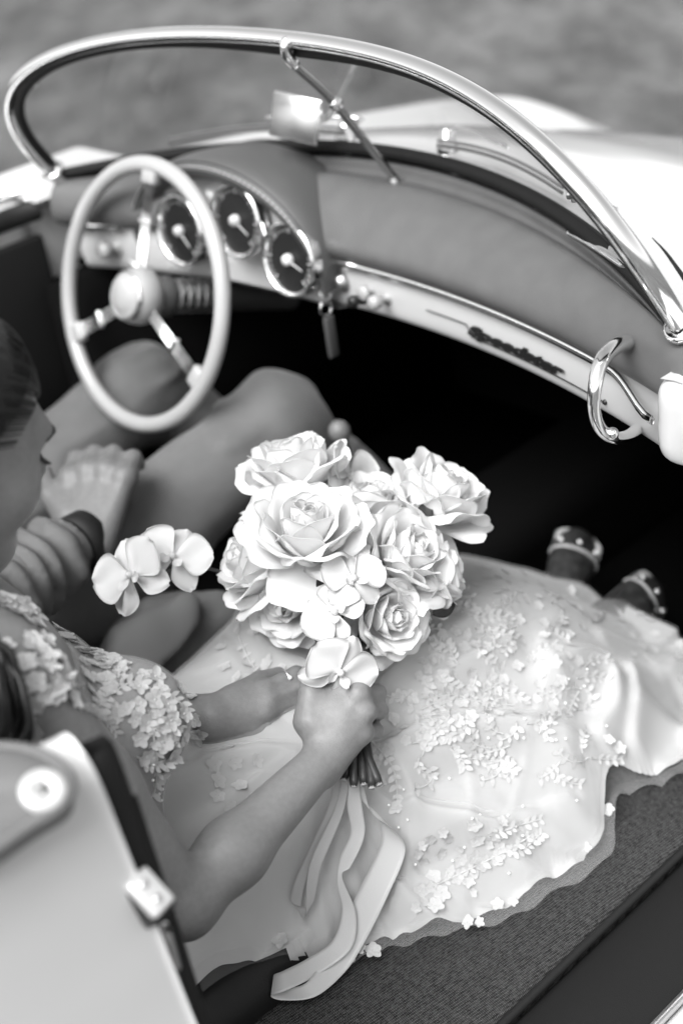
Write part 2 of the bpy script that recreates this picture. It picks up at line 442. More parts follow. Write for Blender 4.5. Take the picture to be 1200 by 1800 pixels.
# front body: hood, wings and nose in one skin
def lerp(y, ys, zs): return np.interp(y, ys, zs)
def spl(y, ys, zs, n=400):
    P = catmull(np.stack([ys, zs], 1), n); return np.interp(y, P[:, 0], P[:, 1])
SY = np.concatenate([np.linspace(-.05, .3, 40), np.linspace(.32, 1.3, 50), np.linspace(1.33, 1.78, 24)])
rows = []
for y in SY:
    zc = spl(y, [-.2, .2, .45, .63, .84, 1.1, 1.4, 1.6, 1.8], [.97, .952, .905, .850, .782, .69, .57, .45, .25])
    zf = spl(y, [-.2, .1, .4, .63, .8, .95, 1.115, 1.22, 1.32, 1.42, 1.6, 1.8], [.875, .868, .842, .806, .778, .752, .712, .666, .606, .535, .38, .2])
    k = 1.0 if y < 1.1 else math.sqrt(max(0.02, 1 - ((y - 1.1) / .72) ** 2))
    hx = np.array([0, .12, .24, .36, .46, .54, .62, .70, .765, .80, .815, .81, .79])
    val = spl(y, [-.2, .2, .6, .9, 1.3, 1.8], [0, .0, .02, .045, .05, .0])
    hz = np.array([zc, zc - .004, zc - .016, zc * .78 + zf * .22 - .018 - val * .5, zc * .35 + zf * .65 - .012 - val, zf - .008 - val * .5, zf, zf - .016, zf - .065, zf - .14, zf - .25, .30, .2])
    hz = np.maximum(hz, .19 + .001 * np.arange(13)[::-1])
    c = catmull(np.stack([hx * k, hz], 1), 60)
    full = np.concatenate([np.stack([-c[::-1, 0], c[::-1, 1]], 1)[:-1], c])
    rows.append(np.stack([full[:, 0], np.full(len(full), y), full[:, 1]], 1))
rows = np.array(rows)
yb = np.where(np.abs(rows[..., 0]) < FW, .2 * (1 - (rows[..., 0] / FW) ** 2), -9)
V, F = grid(rows); keep = (rows[..., 1] >= yb - .012).reshape(-1)
F = [f for f in F if all(keep[i] for i in f)]
# drop the skin onto the windscreen base line along the cut
Vb = V.copy(); ins = np.abs(Vb[:, 0]) < FW
near = np.exp(-np.maximum(Vb[:, 1] - .2 * (1 - (Vb[:, 0] / FW) ** 2), 0) / .08)
zb = base_pt(np.clip(Vb[:, 0], -FW, FW))[:, 2]
Vb[ins, 2] = (Vb[:, 2] * (1 - near) + (zb - .006) * near)[ins]
fb = add('front_body', (Vb, F), M['paint'], car)
# shut line of the bonnet and cowl seam (dark gap strips set into the skin)
def skin_z(x, y):
    i = np.argmin((Vb[:, 0] - x) ** 2 + (Vb[:, 1] - y) ** 2); return Vb[i, 2]
FB_T = bvh(Vb, F); seam = catmull([cast(FB_T, *q)[0] for q in ((1146, 418), (1168, 442), (1190, 474), (1215, 512)) if cast(FB_T, *q)[0] is not None], 24)
add('shut_line', tube(seam, .0012, 6, rb=np.linspace(.0006, .006, 24), up=(0, 0, 1)), M['rubber'], fb)

# wipers
for x0, x1, piv in ((-.43, -.13, -.16), (.045, .30, .03)):
    w = np.linspace(0, 1, 16); b = base_pt(x0 + (x1 - x0) * w) + V3(0, .018, .020)
    b[:, 2] += .006 * np.sin(np.pi * w)
    wp = add('wiper', tube(b + V3(0, 0, .002), .0022, 8, rb=.002), M['wiper'], car)
    add('wiper_blade', tube(b + V3(0, -.002, -.004), .003, 6, rb=.0015, up=(0, 0, 1)), M['wiper'], wp)
    arm = catmull([base_pt(piv) + V3(0, .05, .012), base_pt(piv) + V3(.03, .05, .03), b[8] + V3(0, .004, .012)], 14)
    add('wiper_arm', tube(arm, np.linspace(.0045, .0025, 14), 8), M['chrome'], wp)
    add('wiper_pivot', lathe([(.0001, .028), (.009, .026), (.011, .01), (.016, 0), (.016, -.01)], base_pt(piv) + V3(0, .05, 0), (0, .1, 1), 18), M['chrome'], wp)
# small jet and clip by the base of the glass
add('washer_jet', lathe([(.0001, .022), (.006, .02), (.008, .006), (.012, 0), (.012, -.01)], base_pt(.385) + V3(0, .035, .004), (0, .1, 1), 14), M['chrome'], car)

# ---------------------------------------------------------------- dashboard
dash = add('dashboard', (np.zeros((0, 3)), []), M['leather'], car)
def top_edge(x):
    x = np.asarray(x, float); return np.stack([x, .100 - .33 * x ** 2, np.full_like(x, .822) - .0 * x], -1)
def low_edge(x):
    x = np.asarray(x, float); return np.stack([x, .106 - .33 * x ** 2, np.full_like(x, .753)], -1)
xs = np.linspace(-.565, .575, 70)
# painted panel, rolled at the bottom
PN = []
for x in xs:
    a = top_edge(x); b = low_edge(x)
    PN.append(catmull([a + V3(0, .004, .004), a * .7 + b * .3 + V3(0, -.002, 0), a * .3 + b * .7 + V3(0, -.003, 0), b + V3(0, -.001, 0.002), b + V3(0, .008, -.004), b + V3(0, .03, -.002)], 20))
add('dash_panel', grid(PN), M['paint'], dash)
# padded leather top
PD = []
for x in np.linspace(-.585, .640, 78):
    a = top_edge(x); b = base_pt(np.clip(x, -.592, .592))
    e = smooth01((abs(x) - .38) / .19)
    q = [a + V3(0, .006, -.002), a + V3(0, -.014, .012), a + V3(0, -.018, .034), a * .8 + b * .2 + V3(0, -.012, .046), a * .45 + b * .55 + V3(0, -.002, .030), a * .18 + b * .82 + V3(0, 0, .004 - .01), b + V3(0, -.010, -.012), b + V3(0, .005, -.014)]
    PD.append(catmull(q, 30))
add('dash_pad', grid(PD), M['leather'], dash)
# underside so nothing shines through from the bonnet
add('scuttle_panel', solid([[V3(x, .13 - .3 * x * x, .748), V3(x, .45, .80), V3(x, .80, .62), V3(x, .82, .18)] for x in np.linspace(-.78, .78, 12)], .01), M['carpet_black'], car)
# bright strips
xs2 = np.linspace(-.085, .566, 50); st = top_edge(xs2) + V3(0, -.008, .001)
e = smooth01((xs2 - .47) / .09); st[:, 2] -= .020 * e ** 1.6; st[:, 1] -= .012 * e
add('chrome_strip', tube(st, .0058, 8, rb=.0035, up=(0, 0, 1)), M['chrome'], dash)
xs3 = np.linspace(-.555, -.47, 14); add('chrome_strip', tube(top_edge(xs3) + V3(0, -.012, .006), .0055, 8, rb=.0035, up=(0, 0, 1)), M['chrome'], dash)
# second bright strip on the scuttle, right
PD_T = bvh(*grid(PD)); st = catmull([(lambda h_: at(q[0], q[1], q[2]) if h_ is None else h_)(cast(PD_T, q[0], q[1])[0]) for q in ((998, 402, 1.685), (1050, 430, 1.63), (1105, 466, 1.575))], 12)
add('chrome_strip', tube(st, .0022, 8, rb=.008, up=(0, -.5, 1)), M['chrome'], dash)

# instrument binnacle
AX, AY, AZ, AW, AH = -.252, .058, .800, .192, .134
ph = np.linspace(-.12, np.pi + .12, 70)
prof = [(-.012, .012), (-.006, -.012), (.004, -.022), (.014, -.021), (.023, -.008), (.026, .016), (.022, .06), (.014, .12)]
AR = []
for p in ph:
    row = []
    for (r, dy) in catmull(prof, 26):
        sp_ = max(0.0, math.sin(p)); tp = .30 + .70 * sp_ ** .7; r *= tp; dy = dy * (tp if dy < 0 else (.22 + .78 * sp_))
        row.append(V3(AX + (AW + r) * math.cos(p), AY + dy - .33 * ((AX + AW * math.cos(p)) ** 2 - AX ** 2) * .5, AZ + (AH + r) * max(math.sin(p), -.4)))
    AR.append(row)
bh = add('binnacle_hood', grid(AR), M['leather_mid'], dash)
for ix_ in (9, 13): add('seam', tube(np.array([AR[i][ix_] for i in range(4, 66)]), .0011, 5), M['rubber'], bh)
# stitching on the hood
st0 = AR[20][11]; STM = mesh_data('stitch', *box((0, 0, 0), (.0030, .0008, .0008), None, .0003, 1), M['thread'])
for i in range(6, 64):
    c = np.array(AR[i][11]); d = np.array(AR[i + 1][11]) - np.array(AR[i - 1][11]); so_ = bpy.data.objects.new('stitch', STM); link(so_, bh)
    so_.matrix_world = Matrix.Translation(Vector(c + V3(0, -.0006, .0006))) @ Matrix(basis(unit(d), V3(0, -.5, 1)).tolist()).to_4x4()
PF = []
for k in np.linspace(0, 1, 18):
    PF.append([V3(AX + (AW - .004) * k * math.cos(p), AY + .006 - .33 * ((AX + AW * k * math.cos(p)) ** 2 - AX ** 2) * .5, AZ - .035 + (AH - .002 + .035) * k * max(math.sin(p), 0)) for p in np.linspace(0, np.pi, 50)])
add('instrument_panel', grid(PF), M['paint'], dash)
low = [[V3(x, AY + .006 - .33 * (x ** 2 - AX ** 2) * .5, AZ - .03), V3(x, AY + .022 - .33 * (x ** 2 - AX ** 2) * .5, .752), V3(x, AY + .06, .745)] for x in np.linspace(AX - AW, AX + AW, 30)]
add('instrument_panel_lower', grid(low), M['paint'], dash)
def gauge(c, r, needle):
    ax = unit(V3(0.02, -1, .16)); u = unit(np.cross(ax, V3(0, 0, 1))); v = np.cross(u, ax) * 1
    if v[2] < 0: v = -v
    gz = add('gauge', lathe([(r - .005, .002), (.0001, .002)], c, ax, 40), M['gauge'], dash)
    add('bezel', lathe([(r + .002, -.01), (r + .002, .005), (r, .009), (r - .003, .008), (r - .005, .004), (r - .006, -.002)], c, ax, 44), M['chrome'], gz)
    tk = []
    for i in range(25):
        a = R_(225 - i * 270 / 24); d = math.cos(a) * u + math.sin(a) * v
        L = .0035 if i % 4 == 0 else .0018
        tk.append(box(c + ax * .003 + d * (r - .011), (L, .0006 if i % 4 else .001, .0003), basis(d, ax)))
    add('dial_marks', join(*tk), M['dial_white'], gz)
    a = R_(needle); d = math.cos(a) * u + math.sin(a) * v
    nd = np.stack([c + ax * .007 - d * .008, c + ax * .007 + d * (r - .02)]); add('needle', tube(nd, [.0016, .0007], 6), M['dial_white'], gz)
    add('needle_hub', lathe([(.0001, .013), (.007, .012), (.0085, .008), (.0085, .003)], c, ax, 18), M['dial_white'], gz)
def at_y(px, py, y):
    d = at(px, py, 1) - CAM; return CAM + d * ((y - CAM[1]) / d[1])
gauge(at_y(418, 386, .049), .0530, -150)
gauge(at_y(320, 404, .034), .0530, -140)
gauge(at_y(511, 455, .054), .0520, 200)
# knobs
def knob(c, r, L, name, mt, axis=(0, -1, .1)):
    k_ = add(name, lathe([(.0001, L), (r * .7, L), (r, L * .85), (r, L * .5), (r * .55, L * .35), (r * .5, 0), (r * 1.1, -.001), (r * 1.1, -.006)], c, axis, 20), mt, dash); return k_
def on_panel(x, f, off=.004):
    a = top_edge(x); b = low_edge(x); return a * (1 - f) + b * f + V3(0, -off, 0)
knob(on_panel(.0, .5), .011, .016, 'knob', M['ivory']); knob(on_panel(.033, .55), .010, .03, 'knob', M['ivory'])
knob(on_panel(-.50, .45), .014, .028, 'knob', M['ivory']); knob(V3(-.005, .085, .78), .0085, .02, 'knob', M['black'])
ig = add('ignition_lock', lathe([(.0001, .012), (.008, .012), (.011, .009), (.013, .004), (.016, 0), (.016, -.004)], on_panel(-.055, .45), (0, -1, .1), 22), M['steel'], dash)
kp = on_panel(-.055, .45)
add('key', join(box(kp + V3(-.004, -.018, -.002), (.0012, .008, .009), None, .0008), lathe([(.006, -.001), (.011, -.001), (.011, .001), (.006, .001), (.006, -.001)], kp + V3(-.004, -.028, -.010), (1, 0, .2), 18)), M['steel'], ig)
rg = kp + V3(-.006, -.03, -.03); a = np.linspace(0, 2 * np.pi, 24, endpoint=False)
add('key_ring', tube(np.stack([rg[0] + 0 * a, rg[1] + .011 * np.cos(a), rg[2] + .011 * np.sin(a)], 1), .0012, 6, closed=True), M['chrome'], ig)
add('key_fob', box(rg + V3(0, .002, -.045), (.004, .009, .032), None, .003), M['fob'], ig)

# script badge with long underline
def panel_frame(x):
    t = unit(top_edge(x + .01) - top_edge(x - .01)); up = unit(top_edge(x) - low_edge(x)); n = np.cross(t, up); return t, up, n
bx0, bx1 = .195, .385
cu = bpy.data.curves.new('badge_lettering', 'FONT'); cu.body = 'Speedster'; cu.size = .040; cu.extrude = .0012; cu.shear = .35; cu.offset = .0018; cu.space_character = .96
to = bpy.data.objects.new('badge_tmp', cu); COL.objects.link(to)
dg = bpy.context.evaluated_depsgraph_get(); tm = bpy.data.meshes.new_from_object(to.evaluated_get(dg))
bpy.data.objects.remove(to)
vv = np.array([v.co[:] for v in tm.vertices]); ff = [tuple(p.vertices) for p in tm.polygons]
vv[:, 0] -= vv[:, 0].min(); sx = (bx1 - bx0) / vv[:, 0].max(); vv[:, 0] *= sx
vv[:, 1] *= .52
W_ = []
for v in vv:
    x = bx0 + v[0]; t, up, n = panel_frame(x); W_.append(on_panel(x, .70, .0045) + up * v[1] + n * (v[2] + .001))
bd = add('script_badge', (np.array(W_), ff), M['printblack'], dash, smooth=False)
xl = np.linspace(.115, .455, 40)
add('underline', tube(np.array([on_panel(x, .76 if x > .2 else .52, .0048) for x in xl]), .0009, 5), M['printblack'], bd)
add('underline_tip', lathe([(.0001, .002), (.003, .0015), (.0035, 0)], on_panel(.458, .76, .004), (0, -1, .1), 10), M['printblack'], bd)

# grab handle
gh = catmull([at(1112, 604, 1.555), at(1085, 606, 1.50), at(1058, 632, 1.465), at(1046, 676, 1.455), at(1044, 722, 1.468), at(1056, 755, 1.49), at(1082, 770, 1.52), at(1108, 764, 1.57), at(1128, 744, 1.63)], 50)
add('grab_handle', tube(gh, np.interp(np.linspace(0, 1, 50), [0, .12, .5, 1], [.0105, .0095, .0065, .0075]), 12), M['chrome'], dash)
add('handle_stud', lathe([(.0001, .006), (.005, .005), (.007, 0), (.007, -.003)], at(1076, 762, 1.495), -C_F, 12), M['chrome'], dash)

# mirror on its rod
rod = catmull([V3(0, .022, 1.138), V3(.0, .026, 1.118), V3(0, .078, 1.060), V3(0, .173, .925)], 30)
rm = add('mirror_rod', tube(rod, .0055, 10), M['chrome_dark'], car)
add('rod_hook', tube(catmull([V3(0, .030, 1.150), V3(0.0, .016, 1.148), V3(0, .016, 1.132), V3(0, .026, 1.118)], 12), .007, 10), M['chrome'], rm)
add('rod_foot', lathe([(.0055, .012), (.010, .004), (.013, 0), (.013, -.004)], V3(0, .173, .918), (0, -.3, 1), 16), M['chrome_dark'], rm)
ctr = at(517, 207, 1.985)
mx_ = unit(at(567, 218, 1.96) - at(470, 196, 2.0)); mz_ = unit(V3(.66, -.58, .13))
MB = basis(mx_, mz_)
mr = add('mirror_back', box(ctr - MB[:, 2] * .004, (.0400, .0310, .0035), MB, .0025, 3), M['chrome'], rm)
add('mirror_face', box(ctr + MB[:, 2] * .0006, (.0378, .0288, .0008), MB, .0006, 1), M['mirror'], mr)
add('mirror_clamp', join(tube(catmull([ctr - MB[:, 2] * .008 + mx_ * .03, ctr - MB[:, 2] * .02 + mx_ * .045 + V3(0, 0, .01), V3(0, .085, 1.052)], 10), .005, 8), lathe([(.0001, -.008), (.008, -.007), (.009, 0), (.008, .007), (.0001, .008)], V3(0, .083, 1.054), (1, 0, 0), 16)), M['chrome'], rm)

# ---------------------------------------------------------------- steering wheel
SWC, SWA = V3(-.332, -.059, .771), R_(20.55)
sn = V3(0, -math.cos(SWA), math.sin(SWA)); su = V3(1, 0, 0); sv = np.cross(sn, su); sv = sv if sv[2] > 0 else -sv
a = np.linspace(0, 2 * np.pi, 96, endpoint=False)
sw = add('steering_wheel', tube(SWC + .1925 * (np.cos(a)[:, None] * su + np.sin(a)[:, None] * sv), .0125, 14, closed=True, rb=.0115), M['ivory'], car)
add('hub', lathe([(.0001, -.02), (.03, -.02), (.040, -.012), (.043, .002), (.041, .016), (.036, .024), (.033, .026)], SWC, sn, 40), M['ivory'], sw)
add('horn_button', lathe([(.0345, .022), (.034, .029), (.030, .033), (.027, .032), (.025, .034), (.012, .037), (.0001, .0375)], SWC, sn, 40), M['ivory'], sw)
add('hub_ring', lathe([(.036, .022), (.038, .026), (.0355, .030), (.034, .027)], SWC, sn, 40), M['chrome'], sw)
for ang in (90, -30, 210):
    d = math.cos(R_(ang)) * su + math.sin(R_(ang)) * sv; t = np.cross(sn, d)
    sp = add('spoke', join(*[tube(np.stack([SWC + d * .034 + t * k * .0052 + sn * .004, SWC + d * .185 + t * k * .0062 + sn * .002]), .0016, 8) for k in (-1.5, -.5, .5, 1.5)]), M['chrome'], sw)
    add('spoke_clip', box(SWC + d * .110 + sn * .003, (.0035, .0135, .0042), basis(d, sn), .0012), M['chrome'], sp)
    add('spoke_end', box(SWC + d * .178 + sn * .001, (.014, .0165, .008), basis(d, sn), .005), M['ivory'], sp)
add('steering_column', lathe([(.0001, -.02), (.030, -.02), (.031, -.05), (.024, -.055), (.024, -.30)], SWC, sn, 28), M['leather_mid'], sw)
add('column_ribs', join(*[lathe([(.024, -.056 - i * .016), (.0262, -.060 - i * .016), (.0262, -.066 - i * .016), (.024, -.070 - i * .016)], SWC, sn, 28) for i in range(5)]), M['steel'], sw)
add('turn_signal_stalk', tube(np.stack([SWC - sn * .07, SWC - sn * .07 - su * .13 + sv * .03]), [.004, .003], 8), M['chrome'], sw)

# gear lever
gl = add('gear_lever', tube(catmull([V3(.0, .10, .33), V3(.0, .05, .45), V3(.005, .008, .60)], 12), .005, 8), M['steel'], car)
add('gear_knob', lathe([(.0001, .018), (.008, .0165), (.0135, .0105), (.016, .002), (.0145, -.007), (.0085, -.0135), (.005, -.02)], V3(.006, .004, .610), (0, -.3, 1), 24), M['pad'], gl)

# ---------------------------------------------------------------- tub
def part(name, vf, mt, par=car, **k): return add(name, vf, mt, par, **k)
part('floor_carpet', box((0, 0, .15), (.77, 1.15, .02)), M['carpet_black'])
part('transmission_tunnel', nets_vf(sdf([s_box((0, -.1, .24), (.10, .95, .11), .05)]), (-.14, -1.1, .1), (.14, .9, .4), .015), M['carpet_black'])
part('bulkhead', box((0, .86, .40), (.70, .02, .24)), M['carpet_black'])
part('rear_bulkhead', box((0, -1.16, .48), (.60, .02, .33)), M['carpet_black'])
part('kick_panel', box((-.585, .40, .44), (.022, .47, .30)), M['carpet_black']); part('kick_panel', box((.60, .48, .48), (.012, .40, .26)), M['carpet_black'])

# door pillar, passenger side (open door): rounded white jamb at the end of the dash
jam = nets_obj('door_jamb', sdf([s_box((.735, .085, .535), (.095, .125, .335), .032), s_box((.668, .0, .822), (.082, .06, .052), .026, k=.02)], cuts=[s_ell((.68, -.085, .775), (.060, .045, .055), k=.02)]), (.54, -.12, .16), (.87, .24, .92), .006, M['paint'], car)
# driver's side: jamb and closed door
nets_obj('door_jamb', sdf([s_box((-.725, .075, .535), (.105, .125, .335), .032)]), (-.87, -.10, .16), (-.55, .24, .92), .009, M['paint'], car)
dl = nets_obj('driver_door', sdf([s_box((-.715, -.47, .56), (.10, .42, .31), .035)]), (-.86, -.93, .2), (-.58, -.02, .91), .009, M['paint'], car)
part('door_card', box((-.602, -.45, .55), (.010, .40, .27), None, .006), M['leather_dark'], dl)
part('door_roll', tube(catmull([V3(-.615, -.04, .855), V3(-.612, -.4, .858), V3(-.62, -.86, .862)], 12), .018, 10), M['leather_dark'], dl)
# raised trim on the door top
part('door_rail', tube(catmull([V3(-.655, -.03, .876), V3(-.655, -.4, .878), V3(-.66, -.85, .88)], 12), .007, 8), M['chrome'], dl)

# sill, passenger side
def carpet_mat():
    Mx = bpy.data.materials.new('woven_carpet'); Mx.use_nodes = True; nt = Mx.node_tree; b = nt.nodes['Principled BSDF']
    tc = nt.nodes.new('ShaderNodeTexCoord')
    mp = nt.nodes.new('ShaderNodeMapping'); mp.inputs['Rotation'].default_value = (0, 0, R_(8)); nt.links.new(tc.outputs['Object'], mp.inputs[0])
    w1 = nt.nodes.new('ShaderNodeTexWave'); w1.bands_direction = 'X'; w1.inputs['Scale'].default_value = 95; w1.inputs['Distortion'].default_value = 1.6; w1.inputs['Detail'].default_value = 2; w1.inputs['Detail Scale'].default_value = 2
    w2 = nt.nodes.new('ShaderNodeTexWave'); w2.bands_direction = 'Y'; w2.inputs['Scale'].default_value = 150; w2.inputs['Distortion'].default_value = 2.5; w2.inputs['Detail'].default_value = 2; w2.inputs['Detail Scale'].default_value = 3
    n = nt.nodes.new('ShaderNodeTexNoise'); n.inputs['Scale'].default_value = 240
    for x in (w1, w2, n): nt.links.new(mp.outputs[0], x.inputs['Vector'])
    mu = nt.nodes.new('ShaderNodeMath'); mu.operation = 'MULTIPLY'; nt.links.new(w1.outputs['Fac'], mu.inputs[0]); nt.links.new(w2.outputs['Fac'], mu.inputs[1])
    ad = nt.nodes.new('ShaderNodeMath'); ad.operation = 'ADD'; nt.links.new(mu.outputs[0], ad.inputs[0]); nt.links.new(n.outputs['Fac'], ad.inputs[1])
    r = nt.nodes.new('ShaderNodeMapRange'); r.inputs['From Min'].default_value = .35; r.inputs['From Max'].default_value = 1.35; r.inputs['To Min'].default_value = .010; r.inputs['To Max'].default_value = .12
    nt.links.new(ad.outputs[0], r.inputs[0]); nt.links.new(r.outputs[0], b.inputs['Base Color']); b.inputs['Roughness'].default_value = .95; b.inputs['Specular IOR Level'].default_value = .1
    bp = nt.nodes.new('ShaderNodeBump'); bp.inputs['Strength'].default_value = .9; bp.inputs['Distance'].default_value = .002; nt.links.new(ad.outputs[0], bp.inputs['Height']); nt.links.new(bp.outputs[0], b.inputs['Normal'])
    return Mx
sl = part('sill_carpet', box((.548, -.36, .2415), (.107, .52, .053), None, .012, 4), carpet_mat())
part('carpet_piping', tube(np.stack([V3(.658, y, .290) for y in np.linspace(-.88, .16, 20)]), .0055, 8), M['leather_dark'], sl)
part('sill_tread', box((.716, -.36, .255), (.058, .52, .022), None, .004), M['tread'], sl)
bs = part('body_sill', nets_vf(sdf([s_box((.792, -.36, .215), (.022, .54, .058), .015)]), (.76, -.92, .14), (.83, .2, .29), .008), M['paint'])
part('tread_strip', box((.7745, -.36, .279), (.0035, .52, .006), None, .002), M['steel'], bs)

# seats
def seat(x, hw):
    st_ = nets_obj('seat_cushion', sdf([s_box((x, -.47, .285), (hw + .01, .27, .06), .045), s_cap((x + hw - .02, -.70, .312), (x + hw - .02, -.24, .305), .03, .03, k=.03), s_cap((x - hw + .02, -.70, .312), (x - hw + .02, -.24, .305), .03, .03, k=.03)]), (x - .26, -.80, .17), (x + .26, -.16, .40), .008, M['leather_dark'], car)
    bk = nets_obj('seat_back', sdf([s_box((x, -.93, .56), (.225, .07, .28), .06, basis((1, 0, 0), (0, -.22, 1)))]), (x - .27, -1.1, .2), (x + .27, -.78, .9), .01, M['leather_dark'], car)
    e = catmull([V3(x + hw + .012, y, .300) for y in (-.76, -.5, -.22)], 20)
    add('seat_piping', tube(e, .004, 6), M['leather_dark'], st_)
    return st_
seat(.275, .165); seat(-.34, .20)

# rear quarter, passenger side
QY = np.concatenate([np.linspace(-.775, -.80, 4), np.linspace(-.83, -1.7, 20)])
Q = []
for y in QY:
    k = (y + .775) / -.925
    sec = np.array([(.46, .862 - .05 * k), (.53, .878 - .03 * k), (.585, .880 - .03 * k), (.608, .855 - .02 * k), (.622, .79), (.640, .70), (.665, .585), (.720, .45), (.770, .34), (.79, .25), (.78, .18)])
    x0_ = np.interp(-y, [.775, .80, .83, .87, .95, 1.7], [.572, .560, .535, .49, .42, .40]); sec[0] = (x0_, .868); sec[1] = (x0_ * .6 + .590 * .4, .8765); sec[2] = (x0_ * .12 + .592 * .88, .877)
    sec[:, 0] += .05 * k * (1 - k) * 2
    sec = catmull(sec, 60); Q.append(np.stack([sec[:, 0], np.full(60, y), sec[:, 1]], 1))
Q = np.array(Q)
rq = part('rear_quarter', solid(Q, -.004), M['paint'])
edge = Q[0]
e2 = edge[16:]
sealP = []
for i_, p in enumerate(e2):
    w_ = np.interp(p[2], [.5, .72, .87], [.008, .020, .027])
    sealP.append([p + V3(-.003, .001, -.001), p + V3(-.006, w_, -.001), p + V3(-.022, w_ + .002, -.004), p + V3(-.03, .0, -.004)])
part('door_seal', grid(sealP, False, True), M['rubber'], rq)
lip = tube(e2[6:] + V3(-.014, 0, 0) + np.stack([0 * e2[6:, 0], np.interp(e2[6:, 2], [.5, .72, .87], [.009, .022, .030]), 0 * e2[6:, 0]], 1), .004, 6); part('seal_lip', lip, M['rubber'], rq)
QT_ = bvh(*grid(Q)); _p, _n = cast(QT_, 228, 1545); stP = at(262, 1570, (_p - CAM) @ C_F - .002)
SB = basis(unit(at(290, 1600, 1.135) - at(240, 1545, 1.135)), unit(V3(.75, .1, .45)))
sp = part('striker_plate', box(stP, (.0175, .0115, .006), SB, .003, 2), M['zinc'], rq)
part('striker_block', box(stP - SB[:, 2] * .014 + SB[:, 0] * .004, (.018, .0125, .010), SB, .002), M['black'], sp)
for k in (-1, 1): part('screw', lathe([(.0001, .0012), (.0028, .001), (.004, 0), (.0042, -.001)], stP + SB[:, 2] * .0062 + SB[:, 0] * k * .0078, SB[:, 2], 14), M['steel'], sp)
dq = (stP - CAM) @ C_F; part('latch_spring', tube(catmull([at(290, 1628, dq + .02), at(303, 1670, dq + .04), at(322, 1740, dq + .07), at(340, 1798, dq + .10)], 12), .0035, 8), M['steel'], rq)

# folded cover flap with a press stud on the quarter
fl_c = V3(.560, -.905, .890)
outl = catmull([V3(.49, -.880, .878), V3(.549, -.826, .881), V3(.588, -.805, .882), V3(.624, -.803, .880), V3(.641, -.818, .874), V3(.641, -.85, .874), V3(.640, -.90, .874), V3(.62, -1.0, .872), V3(.5, -1.05, .878), V3(.45, -.95, .878)], 90, closed=True)
FLP = []
cc = outl.mean(0)
for k in np.linspace(0.02, 1, 16):
    ring = cc + (outl - cc) * k
    ring[:, 2] += .014 * (1 - k ** 6) + .004
    FLP.append(ring)
FLP.append(outl + V3(0, 0, -.010))
fp = part('cover_flap', grid(np.array(FLP), False, True), M['pad'])
part('flap_piping', tube(outl + V3(0, 0, .004), .0055, 8, closed=True), M['pad'], fp)
PAD_T = bvh(*grid(np.array(FLP), False, True)); SNP, _n = cast(PAD_T, 76, 1391); sax = unit(_n if _n[2] > 0 else -_n); SNP = SNP + sax * .001
ps = part('press_stud', lathe([(.0001, .0025), (.0035, .0025), (.005, .0015), (.0062, .0030), (.0135, .0042), (.0158, .003), (.017, 0), (.017, -.004)], SNP, sax, 36), M['snap'], fp)
part('stud_cross', join(box(SNP + sax * .003, (.0048, .0011, .0009), basis(C_R, sax)), box(SNP + sax * .003, (.0011, .0048, .0009), basis(C_R, sax))), M['black'], ps)
# ------------------------------------------------------------------ materials for people and cloth
def skin_mat(name, val, hair=0.0):
    Mx = mat(name, val, 0.46, var=0.07, vscale=160, detail=9.0, bump=0.22, bscale=600, sss=0.2, spec=0.45); return Mx
M['skin'] = skin_mat('skin', 0.175)
M['skin_man'] = skin_mat('skin_tanned', 0.12)
M['hair'] = mat('dark_hair', 0.009, 0.42, spec=0.3)
M['lash'] = mat('lashes', 0.01, 0.6)
M['satin'] = mat('white_satin', 0.46, 0.75, sheen=0.3, var=0.03, vscale=14, transl=0.18, bump=0.06, bscale=600, spec=0.2)
M['lace'] = mat('white_lace', 0.58, 0.6, transl=0.25, bump=0.25, bscale=900)
M['bead'] = mat('glass_beads', 0.9, 0.06, coat=1.0, spec=1.0)
def sheer_mat(name, val, alpha):
    Mx = bpy.data.materials.new(name); Mx.use_nodes = True; nt = Mx.node_tree; b = nt.nodes['Principled BSDF']
    b.inputs['Base Color'].default_value = (val, val, val, 1); b.inputs['Roughness'].default_value = .6; b.inputs['Sheen Weight'].default_value = .3
    lw = nt.nodes.new('ShaderNodeLayerWeight'); lw.inputs[0].default_value = .35
    r = nt.nodes.new('ShaderNodeMapRange'); r.inputs['To Min'].default_value = alpha; r.inputs['To Max'].default_value = min(1, alpha * 2.4)
    nt.links.new(lw.outputs['Facing'], r.inputs[0]); nt.links.new(r.outputs[0], b.inputs['Alpha']); return Mx
M['tulle'] = sheer_mat('white_tulle', .85, .09)

bride = thing('person', 'person in a white floral lace wedding dress holding the rose bouquet in the passenger seat', 'person')

